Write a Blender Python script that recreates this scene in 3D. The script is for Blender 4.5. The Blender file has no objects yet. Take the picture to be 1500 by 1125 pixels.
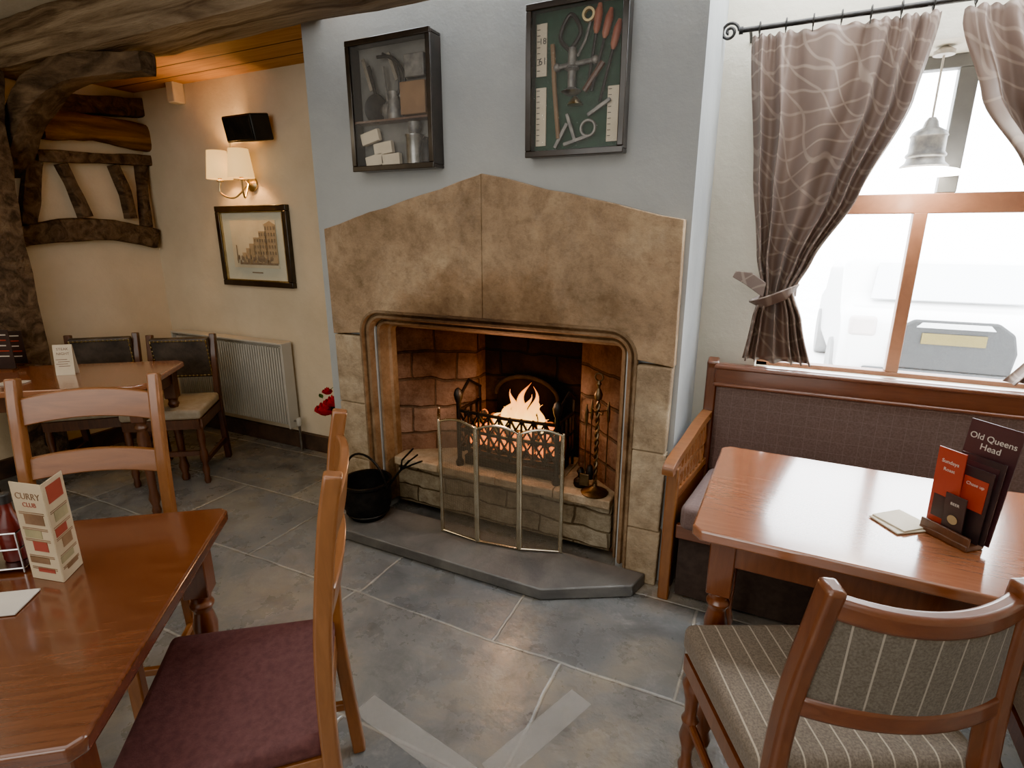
import bpy,bmesh,math,random
from mathutils import Vector,Matrix,noise
random.seed(7)
S=bpy.context.scene; C=S.collection
R=math.radians; PI=math.pi
try:
    S.view_settings.view_transform='AgX'; S.view_settings.look='AgX - Punchy'
except Exception as e: print(e)
# ---------------- camera
F=808.0; TH=R(15.4); YAW=R(26); H=1.5
cam=bpy.data.cameras.new('camera'); co=bpy.data.objects.new('camera',cam); C.objects.link(co)
co.location=(0,0,H); co.rotation_euler=(R(90)-TH,0,YAW); cam.sensor_width=36; cam.lens=F/1500*36; cam.clip_start=.02
S.camera=co
def W(u,v,ax,val):
    x=(u-750)/F; y=-(v-562.5)/F
    d=math.cos(TH)+y*math.sin(TH); z=-math.sin(TH)+y*math.cos(TH)
    D=Vector((x*math.cos(YAW)-d*math.sin(YAW), x*math.sin(YAW)+d*math.cos(YAW), z))
    i='xyz'.index(ax); t=(val-(0,0,H)[i])/D[i]
    return Vector((0,0,H))+D*t
# ---------------- mesh builder
class MB:
    def __init__(s): s.bm=bmesh.new()
    def box(s,c,d,rot=None,top=1.0):
        vs=[]
        for z in(-1,1):
            k=top if z>0 else 1
            for x,y in((-1,-1),(1,-1),(1,1),(-1,1)):
                p=Vector((x*d[0]/2*k,y*d[1]/2*k,z*d[2]/2))
                if rot is not None: p=rot@p
                vs.append(s.bm.verts.new(p+Vector(c)))
        for f in((3,2,1,0),(4,5,6,7),(0,1,5,4),(1,2,6,5),(2,3,7,6),(3,0,4,7)): s.bm.faces.new([vs[i] for i in f])
        return s
    def prism(s,pts,ext):
        ext=Vector(ext); a=[s.bm.verts.new(Vector(p)) for p in pts]; b=[s.bm.verts.new(Vector(p)+ext) for p in pts]
        n=len(a); s.bm.faces.new(a); s.bm.faces.new(b[::-1])
        for i in range(n): s.bm.faces.new((a[i],b[i],b[(i+1)%n],a[(i+1)%n]))
        return s
    def sweep(s,pts,prof,rad=None,ref=None,jit=0,closed=False,caps=True):
        pts=[Vector(p) for p in pts]; n=len(pts); rings=[]; side=None
        for i,p in enumerate(pts):
            if closed: t=(pts[(i+1)%n]-pts[i-1])
            else: t=pts[min(i+1,n-1)]-pts[max(i-1,0)]
            t.normalize()
            if side is None:
                up=Vector(ref) if ref is not None else (Vector((0,0,1)) if abs(t.z)<.9 else Vector((0,1,0)))
                side=t.cross(up)
            side=side-t*side.dot(t); side.normalize(); up=side.cross(t)
            k=rad[i] if rad else 1
            ring=[]
            for a,b in prof:
                q=p+side*a*k+up*b*k
                if jit:
                    q+=(side*a+up*b).normalized()*jit*(noise.noise(q*4)+.5*noise.noise(q*12))
                ring.append(s.bm.verts.new(q))
            rings.append(ring)
        m=len(prof)
        for i in range(n if closed else n-1):
            A=rings[i];B=rings[(i+1)%n]
            for j in range(m): s.bm.faces.new((A[j],A[(j+1)%m],B[(j+1)%m],B[j]))
        if caps and not closed: s.bm.faces.new(rings[0][::-1]); s.bm.faces.new(rings[-1])
        return s
    def tube(s,pts,r,seg=10,closed=False,rad=None):
        return s.sweep(pts,[(r*math.cos(2*PI*i/seg),r*math.sin(2*PI*i/seg)) for i in range(seg)],rad=rad,closed=closed)
    def bar(s,pts,w,h,ref=None,rad=None): return s.sweep(pts,[(-w/2,-h/2),(w/2,-h/2),(w/2,h/2),(-w/2,h/2)],ref=ref,rad=rad)
    def lathe(s,prof,c=(0,0,0),seg=24,rot=None):
        c=Vector(c); rings=[]
        for r,z in prof:
            ring=[]
            for i in range(seg):
                p=Vector((max(r,1e-4)*math.cos(2*PI*i/seg),max(r,1e-4)*math.sin(2*PI*i/seg),z))
                if rot is not None: p=rot@p
                ring.append(s.bm.verts.new(c+p))
            rings.append(ring)
        for A,B in zip(rings,rings[1:]):
            for j in range(seg): s.bm.faces.new((A[j],A[(j+1)%seg],B[(j+1)%seg],B[j]))
        s.bm.faces.new(rings[0][::-1]); s.bm.faces.new(rings[-1]); return s
    def torus(s,c,Rr,r,ax='z',seg=20,ps=6):
        pts=[]
        for i in range(seg):
            a=2*PI*i/seg; x,y=Rr*math.cos(a),Rr*math.sin(a)
            pts.append(Vector(c)+Vector({'z':(x,y,0),'y':(x,0,y),'x':(0,x,y)}[ax]))
        return s.tube(pts,r,ps,closed=True)
    def ball(s,c,r,sc=(1,1,1),seg=14,jit=0):
        m=bmesh.ops.create_uvsphere(s.bm,u_segments=seg,v_segments=max(6,seg//2),radius=r)
        for v in m['verts']:
            if jit: v.co*=1+jit*noise.noise(v.co*30+Vector(c)*9)
            v.co=Vector((v.co.x*sc[0],v.co.y*sc[1],v.co.z*sc[2]))+Vector(c)
        return s
    def grid(s,fn,nu,nv):
        g=[[s.bm.verts.new(fn(i/nu,j/nv)) for i in range(nu+1)] for j in range(nv+1)]
        for j in range(nv):
            for i in range(nu): s.bm.faces.new((g[j][i],g[j][i+1],g[j+1][i+1],g[j+1][i]))
        return s
    def build(s,name,mat,parent=None,bev=0,seg=2,solid=0,sharp=.6,sub=0,norm=True):
        if norm: bmesh.ops.recalc_face_normals(s.bm,faces=s.bm.faces)
        for f in s.bm.faces: f.smooth=True
        for e in s.bm.edges:
            if len(e.link_faces)==2 and e.calc_face_angle(0)>sharp: e.smooth=False
        me=bpy.data.meshes.new(name); s.bm.to_mesh(me); s.bm.free(); me.materials.append(mat)
        o=bpy.data.objects.new(name,me); C.objects.link(o)
        if parent: o.parent=parent
        if solid:
            m=o.modifiers.new('s','SOLIDIFY'); m.thickness=solid; m.offset=0
        if bev:
            m=o.modifiers.new('b','BEVEL'); m.width=bev; m.segments=seg; m.limit_method='ANGLE'; m.angle_limit=.6
            m.harden_normals=False
        if sub:
            m=o.modifiers.new('u','SUBSURF'); m.levels=sub; m.render_levels=sub
        return o
def T(name,label,cat,loc=(0,0,0),rz=0,group=None):
    o=bpy.data.objects.new(name,None); C.objects.link(o); o.location=loc; o.rotation_euler=(0,0,R(rz)); o.empty_display_size=.1
    return tag(o,label,cat,group)
def tag(o,label,cat,group=None,kind=None):
    o['label']=label; o['category']=cat
    if group:o['group']=group
    if kind:o['kind']=kind
    return o
def st(o): o['kind']='structure'; return o
def dup(root,loc,rz,label,group=None):
    def cp(o,p):
        c=o.copy(); C.objects.link(c); c.parent=p
        for ch in list(o.children): cp(ch,c)
        return c
    r=cp(root,None); r.location=loc; r.rotation_euler=(0,0,R(rz)); r['label']=label
    if group:r['group']=group
    return r
# ---------------- materials
def base(name):
    m=bpy.data.materials.new(name); m.use_nodes=True; nt=m.node_tree; b=nt.nodes['Principled BSDF']; return m,nt,b
def mth(nt,op,a,b=None,c=None):
    n=nt.nodes.new('ShaderNodeMath'); n.operation=op
    for i,v in enumerate((a,b,c)):
        if v is None: continue
        if isinstance(v,(int,float)): n.inputs[i].default_value=v
        else: nt.links.new(v,n.inputs[i])
    return n.outputs[0]
def mixc(nt,f,a,b,mode='MIX'):
    n=nt.nodes.new('ShaderNodeMix'); n.data_type='RGBA'; n.blend_type=mode
    for i,v in ((0,f),(6,a),(7,b)):
        if isinstance(v,(int,float)): n.inputs[i].default_value=v
        elif isinstance(v,tuple): n.inputs[i].default_value=(*v[:3],1)
        else: nt.links.new(v,n.inputs[i])
    return n.outputs[2]
def coord(nt,scale=(1,1,1),loc=(0,0,0),kind='Object',rot=(0,0,0)):
    t=nt.nodes.new('ShaderNodeTexCoord'); m=nt.nodes.new('ShaderNodeMapping'); m.inputs['Scale'].default_value=scale; m.inputs['Location'].default_value=loc; m.inputs['Rotation'].default_value=rot
    nt.links.new(t.outputs[kind],m.inputs[0]); return m.outputs[0]
def nz(nt,vec,scale,detail=4,rough=.55,dist=0):
    n=nt.nodes.new('ShaderNodeTexNoise'); n.inputs['Scale'].default_value=scale; n.inputs['Detail'].default_value=detail; n.inputs['Roughness'].default_value=rough; n.inputs['Distortion'].default_value=dist
    nt.links.new(vec,n.inputs['Vector']); return n.outputs['Fac']
def ramp(nt,f,stops):
    n=nt.nodes.new('ShaderNodeValToRGB'); e=n.color_ramp.elements
    while len(e)<len(stops): e.new(.5)
    for k,(p,c) in zip(e,stops): k.position=p; k.color=(*c,1)
    nt.links.new(f,n.inputs[0]); return n.outputs[0]
def bump(nt,b,h,strength,dist=.01):
    n=nt.nodes.new('ShaderNodeBump'); n.inputs['Strength'].default_value=strength; n.inputs['Distance'].default_value=dist
    nt.links.new(h,n.inputs['Height']); nt.links.new(n.outputs[0],b.inputs['Normal'])
def pm(name,c1,c2=None,scale=8,rough=.6,metal=0,bmp=0,bscale=40,stretch=(1,1,1),emit=None,es=0,lo=.35,hi=.65,dist=0,coat=0,alpha=1,trans=0,bd=.01,spec=None):
    m,nt,b=base(name); b.inputs['Roughness'].default_value=rough; b.inputs['Metallic'].default_value=metal
    v=coord(nt,stretch)
    if c2 is None: c2=tuple(x*.82 for x in c1)
    nt.links.new(ramp(nt,nz(nt,v,scale,6,.6,dist),[(lo,c1),(hi,c2)]),b.inputs['Base Color'])
    if bmp: bump(nt,b,nz(nt,v,bscale,6,.65),bmp,bd)
    if emit: b.inputs['Emission Color'].default_value=(*emit,1); b.inputs['Emission Strength'].default_value=es
    if coat:
        b.inputs['Coat Weight'].default_value=min(coat,1); b.inputs['Coat Roughness'].default_value=.12
        if coat>1: b.inputs['Coat IOR'].default_value=1.9
    if spec is not None: b.inputs['Specular IOR Level'].default_value=spec
    if alpha<1: b.inputs['Alpha'].default_value=alpha
    if trans: b.inputs['Transmission Weight'].default_value=trans
    return m
cream=pm('plaster_cream',(.70,.59,.43),(.60,.495,.345),2.0,.85,bmp=.25,bscale=9,bd=.02)
creamr=pm('plaster_pale',(.58,.55,.46),(.49,.465,.385),2.0,.85,bmp=.28,bscale=9,bd=.02)
blue=pm('plaster_blue_grey',(.375,.393,.395),(.31,.33,.34),2.0,.8,bmp=.18,bscale=9,bd=.02)
timber=pm('old_timber',(.045,.030,.021),(.20,.138,.09),5,.75,bmp=.9,bscale=22,stretch=(.6,2.5,2.5),dist=1.2,lo=.36,hi=.70,bd=.02)
timberg=pm('old_timber_gold',(.09,.045,.02),(.30,.165,.07),4,.7,bmp=.8,bscale=18,stretch=(2,.5,3),dist=1.0,lo=.35,hi=.68,bd=.02)
timberl=pm('old_timber_light',(.10,.066,.042),(.38,.285,.19),3.5,.7,bmp=.9,bscale=16,stretch=(.35,4,4),dist=1.1,lo=.32,hi=.64,bd=.02)
darkbase=pm('skirting_dark',(.05,.035,.03),(.09,.06,.045),8,.6,bmp=.3)
def woodm(name,a,b,rough=.25,st=(1.2,14,14),coat=.5): return pm(name,a,b,3.2,rough,bmp=.03,bscale=20,stretch=st,dist=1.6,coat=coat,lo=.2,hi=.8)
tablewood=woodm('table_wood_dark',(.065,.017,.008),(.155,.050,.020),.25,coat=1)
tablewood2=woodm('table_wood_red',(.20,.066,.030),(.31,.115,.054),.2,coat=1.1)
oak=woodm('oak_chair',(.155,.054,.017),(.26,.100,.032),.35,(10,10,1.5),.4)
oakx=woodm('oak_rail',(.155,.054,.017),(.26,.100,.032),.35,(1.5,10,10),.4)
redwood=woodm('red_mahogany',(.085,.027,.013),(.165,.058,.026),.28,(10,10,1.5),.5)
redwoodx=woodm('red_mahogany_rail',(.085,.027,.014),(.165,.057,.027),.28,(1.5,10,10),.5)
winwood=woodm('window_wood',(.16,.062,.028),(.23,.095,.045),.5,(4,4,4),.1)
wingrey=pm('window_grey',(.085,.085,.08),(.12,.12,.115),5,.5)
dkwood=woodm('dark_oak',(.045,.018,.011),(.11,.045,.023),.4,(10,10,1.5),.3)
leather=pm('leather_dark',(.035,.03,.028),(.08,.065,.055),12,.45,bmp=.25,bscale=60)
beige=pm('seat_beige',(.36,.30,.22),(.28,.23,.165),30,.9,bmp=.2,bscale=200)
maroon=pm('maroon_fabric',(.070,.024,.025),(.105,.038,.038),60,.85,bmp=.3,bscale=250)
iron=pm('black_iron',(.012,.012,.013),(.03,.028,.026),20,.45,metal=.6,bmp=.2,bscale=60)
brass=pm('brass',(.50,.40,.22),(.38,.29,.14),20,.32,metal=1)
bronze=pm('dark_bronze',(.15,.105,.06),(.08,.055,.032),20,.38,metal=.8)
champ=pm('champagne_metal',(.66,.60,.47),(.52,.46,.34),20,.25,metal=1)
steel=pm('steel',(.5,.5,.5),(.35,.35,.35),20,.25,metal=1)
oldsteel=pm('old_steel',(.10,.10,.10),(.24,.23,.21),25,.45,metal=.5)
lampsteel=pm('lamp_steel',(.30,.30,.29),(.20,.20,.19),25,.35,metal=.9)
white=pm('white_enamel',(.50,.47,.41),(.46,.43,.37),5,.45)
paper=pm('paper',(.62,.55,.43),(.54,.47,.35),10,.7)
blackm=pm('black_plastic',(.012,.012,.012),(.02,.02,.02),10,.5)
blackg=pm('frame_black',(.012,.010,.009),(.03,.022,.018),12,.3,coat=.4)
glass=pm('glass',(1,1,1),(1,1,1),1,.02,alpha=.03)
bottle=pm('bottle_glass',(.06,.02,.012),(.09,.03,.016),4,.08,coat=.6)
red=pm('red',(.10,.012,.010),(.07,.01,.008),30,.3)
redpet=pm('red_petal',(.62,.008,.02),(.36,.004,.012),40,.6)
green=pm('leaf_green',(.05,.14,.03),(.03,.08,.02),20,.6)
baize=pm('green_baize',(.018,.06,.036),(.012,.042,.026),40,.95)
greybk=pm('grey_backing',(.10,.10,.09),(.17,.165,.15),6,.9)
sepia=pm('sepia',(.36,.26,.13),(.27,.19,.09),14,.7)
sepiad=pm('sepia_dark',(.10,.065,.035),(.20,.14,.08),30,.7)
skyp=pm('sepia_sky',(.62,.56,.40),(.50,.43,.28),3,.7)
def glow(name,c1,c2,s,scale=10):
    m,nt,b=base(name); f=nz(nt,coord(nt),scale,3)
    nt.links.new(ramp(nt,f,[(.42,(0.0,0,0)),(.6,c2)]),b.inputs['Emission Color']); b.inputs['Emission Strength'].default_value=s
    b.inputs['Base Color'].default_value=(*c1,1); b.inputs['Roughness'].default_value=.9; return m
coalm=glow('coal',(.02,.017,.015),(1,.20,.025),5)
def flamem():
    m,nt,b=base('flame'); t=nt.nodes.new('ShaderNodeTexCoord'); s=nt.nodes.new('ShaderNodeSeparateXYZ'); nt.links.new(t.outputs['Generated'],s.inputs[0])
    c=ramp(nt,s.outputs[2],[(0,(1,.62,.20)),(.4,(1,.42,.07)),(1,(1,.18,.015))]); nt.links.new(c,b.inputs['Emission Color']); b.inputs['Emission Strength'].default_value=6.5
    lw=nt.nodes.new('ShaderNodeLayerWeight'); lw.inputs[0].default_value=.5
    a=ramp(nt,s.outputs[2],[(0,(1,1,1)),(.6,(.8,.8,.8)),(1,(.2,.2,.2))])
    ed=mth(nt,'SUBTRACT',1.0,mth(nt,'POWER',lw.outputs['Facing'],1.6))
    nt.links.new(mth(nt,'MULTIPLY',a,ed),b.inputs['Alpha']); b.inputs['Base Color'].default_value=(0,0,0,1)
    return m
flame=flamem()
def stonem(name,a,bc,dark,bs=1.0,scale=2.2,soot=True):
    m,nt,b=base(name); v=coord(nt,kind='Object')
    c=ramp(nt,nz(nt,v,scale,10,.70,.5),[(.36,a),(.5,bc),(.65,dark)])
    g=ramp(nt,nz(nt,v,17,9,.78),[(.34,(.60,.57,.54)),(.52,(1,1,1)),(.70,(1.18,1.15,1.10))]); c=mixc(nt,.8,c,g,'MULTIPLY')
    pt_=ramp(nt,nz(nt,v,3.6,9,.74,.4),[(.53,(0,0,0)),(.70,(1,1,1))]); c=mixc(nt,mth(nt,'MULTIPLY',pt_,.26),c,(.31,.27,.22))
    if soot:
        s=nt.nodes.new('ShaderNodeSeparateXYZ'); nt.links.new(v,s.inputs[0])
        dx=mth(nt,'MULTIPLY',s.outputs[0],.85); dz=mth(nt,'MULTIPLY',mth(nt,'SUBTRACT',s.outputs[2],1.10),1.7)
        r=mth(nt,'SQRT',mth(nt,'ADD',mth(nt,'MULTIPLY',dx,dx),mth(nt,'MULTIPLY',dz,dz)))
        r=mth(nt,'ADD',r,mth(nt,'MULTIPLY',nz(nt,v,2.6,9,.72,.4),1.0))
        k=ramp(nt,r,[(.55,(.32,.25,.21)),(.85,(.72,.62,.54)),(1.1,(1,1,1))]); c=mixc(nt,.9,c,k,'MULTIPLY')
    nt.links.new(c,b.inputs['Base Color']); b.inputs['Roughness'].default_value=.85
    h=mth(nt,'ADD',nz(nt,v,5,9,.66),mth(nt,'MULTIPLY',nz(nt,v,45,8,.7),.22)); bump(nt,b,h,bs,.03); return m
stone=stonem('sandstone',(.46,.335,.205),(.345,.235,.138),(.215,.14,.08),.85)
stonel=stonem('sandstone_light',(.54,.435,.30),(.40,.30,.19),(.26,.185,.115),1.0,3)
stonem_=stonem('sandstone_moulding',(.27,.18,.108),(.19,.122,.07),(.11,.07,.042),.7,4)
soot=pm('soot',(.006,.0055,.005),(.022,.015,.011),5,.95,bmp=.5,bscale=20,spec=.1)
sootiron=pm('sooty_iron',(.004,.003,.003),(.008,.006,.005),9,.95,bmp=.4,bscale=30,spec=.03)
def brickm(name,c1,c2,mo,w,h,ms=.012,soot=True):
    m,nt,b=base(name); v0=coord(nt)
    s=nt.nodes.new('ShaderNodeSeparateXYZ'); nt.links.new(v0,s.inputs[0]); cb=nt.nodes.new('ShaderNodeCombineXYZ')
    wv=nt.nodes.new('ShaderNodeTexNoise'); wv.inputs['Scale'].default_value=6; nt.links.new(v0,wv.inputs['Vector'])
    wo=mth(nt,'MULTIPLY',wv.outputs['Fac'],.05)
    nt.links.new(mth(nt,'ADD',mth(nt,'ADD',s.outputs[0],s.outputs[1]),wo),cb.inputs[0]); nt.links.new(mth(nt,'ADD',s.outputs[2],wo),cb.inputs[1])
    br=nt.nodes.new('ShaderNodeTexBrick'); nt.links.new(cb.outputs[0],br.inputs['Vector']); br.inputs['Scale'].default_value=1
    br.inputs['Brick Width'].default_value=w; br.inputs['Row Height'].default_value=h; br.inputs['Mortar Size'].default_value=ms; br.inputs['Mortar Smooth'].default_value=.5
    br.inputs['Color1'].default_value=(*c1,1); br.inputs['Color2'].default_value=(*c2,1); br.inputs['Mortar'].default_value=(*mo,1)
    c=mixc(nt,.85,br.outputs['Color'],ramp(nt,nz(nt,v0,6,9,.78),[(.34,(.30,.27,.25)),(.62,(1.1,1.1,1.1))]),'MULTIPLY')
    if soot:
        z=ramp(nt,mth(nt,'ADD',s.outputs[2],mth(nt,'MULTIPLY',nz(nt,v0,4),.3)),[(.80,(1,1,1)),(1.0,(.2,.17,.15))])
        z.node.color_ramp.elements[0].position=.78; z.node.color_ramp.elements[1].position=1.0
        c=mixc(nt,.9,c,z,'MULTIPLY')
    nt.links.new(c,b.inputs['Base Color']); b.inputs['Roughness'].default_value=.9; b.inputs['Specular IOR Level'].default_value=.2
    h_=mth(nt,'ADD',mth(nt,'MULTIPLY',br.outputs['Fac'],-1.0),mth(nt,'MULTIPLY',nz(nt,v0,14,9,.75),1.8)); bump(nt,b,h_,1.0,.018); return m
brick=brickm('fire_brick',(.36,.215,.15),(.245,.14,.095),(.15,.10,.07),.34,.15,.009)
ledgem=brickm('ledge_stone',(.48,.41,.30),(.36,.30,.21),(.20,.16,.11),.36,.09,.006,False)
def floorm():
    m,nt,b=base('flagstones'); v=coord(nt,kind='Object')
    wob=nt.nodes.new('ShaderNodeTexNoise'); wob.inputs['Scale'].default_value=1.3; wob.inputs['Detail'].default_value=7; wob.inputs['Roughness'].default_value=.5; nt.links.new(v,wob.inputs['Vector'])
    vm=nt.nodes.new('ShaderNodeVectorMath'); vm.operation='MULTIPLY_ADD'; nt.links.new(wob.outputs['Color'],vm.inputs[0]); vm.inputs[1].default_value=(.09,.07,0); nt.links.new(v,vm.inputs[2])
    mp=nt.nodes.new('ShaderNodeMapping'); mp.inputs['Location'].default_value=(.125,-.035,0); nt.links.new(vm.outputs[0],mp.inputs[0])
    br=nt.nodes.new('ShaderNodeTexBrick'); nt.links.new(mp.outputs[0],br.inputs['Vector']); br.inputs['Scale'].default_value=1
    br.offset=.42; br.squash=.7; br.squash_frequency=3
    br.inputs['Brick Width'].default_value=.95; br.inputs['Row Height'].default_value=.52; br.inputs['Mortar Size'].default_value=.008; br.inputs['Mortar Smooth'].default_value=.8; br.inputs['Bias'].default_value=0
    br.inputs['Color1'].default_value=(.135,.143,.148,1); br.inputs['Color2'].default_value=(.235,.222,.20,1); br.inputs['Mortar'].default_value=(.31,.30,.27,1)
    big=ramp(nt,nz(nt,v,2.4,9,.70,.6),[(.32,(.48,.51,.56)),(.48,(.94,.95,.97)),(.66,(1.42,1.26,1.04))])
    c=mixc(nt,1.0,br.outputs['Color'],big,'MULTIPLY')
    sp=ramp(nt,nz(nt,v,6,10,.78,.6),[(.54,(0,0,0)),(.66,(1,1,1))])
    c=mixc(nt,mth(nt,'MULTIPLY',sp,.38),c,(.36,.345,.32))
    sp2=ramp(nt,nz(nt,v,7,9,.74,.6),[(.36,(1,1,1)),(.48,(0,0,0))])
    c=mixc(nt,mth(nt,'MULTIPLY',sp2,.42),c,(.055,.052,.05))
    nt.links.new(c,b.inputs['Base Color'])
    nt.links.new(mth(nt,'MULTIPLY_ADD',nz(nt,v,6,6,.65),.30,.14),b.inputs['Roughness']); b.inputs['Specular IOR Level'].default_value=.9
    h=mth(nt,'ADD',mth(nt,'MULTIPLY',br.outputs['Fac'],-.5),mth(nt,'ADD',mth(nt,'MULTIPLY',nz(nt,v,3.5,8,.55),1.2),mth(nt,'MULTIPLY',nz(nt,v,40,5),.05))); bump(nt,b,h,.5,.018); return m
flags=floorm()
hearthm=pm('hearth_slate',(.085,.085,.085),(.16,.155,.145),5,.35,bmp=.3,bscale=14,dist=.5)
def linesm(name,c1,c2,line,axes,sp,th,rough=.9,k=.8,ns=140):
    m,nt,b=base(name); v=coord(nt); s=nt.nodes.new('ShaderNodeSeparateXYZ'); nt.links.new(v,s.inputs[0])
    c=ramp(nt,nz(nt,v,ns,3),[(.35,c1),(.65,c2)]); f=None
    for a in axes:
        g=mth(nt,'LESS_THAN',mth(nt,'FRACT',mth(nt,'DIVIDE',s.outputs['xyz'.index(a)],sp)),th)
        f=g if f is None else mth(nt,'MAXIMUM',f,g)
    c=mixc(nt,mth(nt,'MULTIPLY',f,k),c,line); nt.links.new(c,b.inputs['Base Color']); b.inputs['Roughness'].default_value=rough
    b.inputs['Sheen Weight'].default_value=.1
    bump(nt,b,nz(nt,v,300,2),.3,.003); return m
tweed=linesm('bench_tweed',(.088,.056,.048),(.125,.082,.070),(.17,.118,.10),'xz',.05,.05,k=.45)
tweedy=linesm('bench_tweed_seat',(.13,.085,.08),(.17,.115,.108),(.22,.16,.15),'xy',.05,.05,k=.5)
stripe=linesm('striped_wool',(.105,.082,.060),(.175,.138,.104),(.42,.36,.28),'x',.045,.08,k=.8,ns=220)
stripeb=linesm('striped_wool_back',(.080,.066,.050),(.135,.112,.088),(.36,.31,.25),'x',.045,.07,k=.75,ns=220)
def curtm():
    m,nt,b=base('curtain_fabric'); v=coord(nt,(1,.2,.55))
    w=nt.nodes.new('ShaderNodeTexWave'); w.wave_type='RINGS'; w.rings_direction='SPHERICAL'; w.inputs['Scale'].default_value=9; w.inputs['Distortion'].default_value=8; w.inputs['Detail'].default_value=.4; w.inputs['Detail Scale'].default_value=.7
    nt.links.new(v,w.inputs['Vector'])
    f=ramp(nt,w.outputs['Fac'],[(.94,(0,0,0)),(.99,(1,1,1))])
    w2=nt.nodes.new('ShaderNodeTexWave'); w2.wave_type='BANDS'; w2.bands_direction='DIAGONAL'; w2.inputs['Scale'].default_value=7; w2.inputs['Distortion'].default_value=7; w2.inputs['Detail'].default_value=0; nt.links.new(v,w2.inputs['Vector'])
    f2=ramp(nt,w2.outputs['Fac'],[(.955,(0,0,0)),(.99,(1,1,1))])
    f=mth(nt,'MAXIMUM',f,f2)
    c=mixc(nt,mth(nt,'MULTIPLY',f,.38),ramp(nt,nz(nt,v,6,3),[(.3,(.125,.082,.064)),(.7,(.17,.115,.090))]),(.38,.30,.24))
    nt.links.new(c,b.inputs['Base Color']); b.inputs['Roughness'].default_value=.5; b.inputs['Sheen Weight'].default_value=.1
    tr=nt.nodes.new('ShaderNodeBsdfTranslucent'); nt.links.new(c,tr.inputs[0]); mx=nt.nodes.new('ShaderNodeMixShader'); mx.inputs[0].default_value=.14
    out=nt.nodes['Material Output']; nt.links.new(b.outputs[0],mx.inputs[1]); nt.links.new(tr.outputs[0],mx.inputs[2]); nt.links.new(mx.outputs[0],out.inputs[0]); return m
curt=curtm()
def boardm():
    m,nt,b=base('ceiling_boards'); v=coord(nt); s=nt.nodes.new('ShaderNodeSeparateXYZ'); nt.links.new(v,s.inputs[0])
    g=mth(nt,'LESS_THAN',mth(nt,'FRACT',mth(nt,'DIVIDE',s.outputs[1],.17)),.07)
    c=ramp(nt,nz(nt,coord(nt,(1,12,1)),3,5,.6,1),[(.3,(.34,.16,.055)),(.7,(.52,.27,.10))]); c=mixc(nt,g,c,(.05,.02,.01)); nt.links.new(c,b.inputs['Base Color']); b.inputs['Roughness'].default_value=.6; return m
boards=boardm()
shadem=pm('lamp_shade',(.9,.72,.40),(.85,.68,.36),4,.8,emit=(1,.55,.17),es=2.2)
# ---------------- text
def text(body,size,mat,parent,loc,rot,name='lettering',al='CENTER'):
    cu=bpy.data.curves.new('t','FONT'); cu.body=body; cu.size=size; cu.align_x=al; cu.extrude=.0003
    ob=bpy.data.objects.new('t',cu); C.objects.link(ob); bpy.context.view_layer.update()
    me=bpy.data.meshes.new_from_object(ob.evaluated_get(bpy.context.evaluated_depsgraph_get())); bpy.data.objects.remove(ob)
    me.materials.clear(); me.materials.append(mat); o=bpy.data.objects.new(name,me); C.objects.link(o); o.parent=parent; o.location=loc; o.rotation_euler=rot; return o
# ================= SETTING
st(MB().box((-1,.25,-.05),(7.2,5.7,.1)).build('floor',flags))
st(MB().box((-1,-.05,2.67),(7.0,4.3,.1)).build('ceiling',creamr))
st(MB().box((-3.2,2.42,2.56),(2.3,.8,.22)).build('ceiling_boarded',boards))
XL=-4.3; YW=2.7
w=MB(); w.box(((XL-2.1)/2,YW+.15,1.3),(2.2+.05,.3,2.7)); st(w.build('wall_back',cream))
WX0,WX1,WZ0,WZ1=-.08,1.04,.84,2.17
w=MB(); w.box((-1.27,YW+.15,1.3),(1.7,.3,2.7)); w.box(((-.42+WX0)/2,YW+.15,1.3),(WX0+.42,.3,2.7)); w.box(((WX1+2.3)/2,YW+.15,1.3),(2.3-WX1,.3,2.7))
w.box(((WX0+WX1)/2,YW+.15,WZ0/2-.02),(WX1-WX0,.3,WZ0+.04)); w.box(((WX0+WX1)/2,YW+.15,(WZ1+2.65)/2),(WX1-WX0,.3,2.65-WZ1)); st(w.build('wall_window',creamr))
st(MB().box((XL-.1,.25,1.3),(.2,5.6,2.7)).build('wall_left',cream))
st(MB().box((2.3,.25,1.3),(.2,5.6,2.7)).build('wall_right',creamr))
st(MB().box((-1,-2.25,1.3),(7.0,.1,2.7)).build('wall_rear',creamr))
BY=2.21
poly=[(-2.18,0),(-2.18,2.63),(-.335,2.63),(-.335,0),(-.55,0),(-.55,1.15),(-1.86,1.15),(-1.86,0)]
st(MB().prism([(x,BY,z) for x,z in poly],(0,YW-BY+.005,0)).build('wall_chimney',blue))
st(MB().box(((-2.18+XL)/2,YW-.015,.06),(2.1,.03,.12)).build('baseboard_back',darkbase,bev=.004))
st(MB().box((XL+.015,1.5,.06),(.03,2.3,.12)).build('baseboard_left',darkbase,bev=.004))
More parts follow.
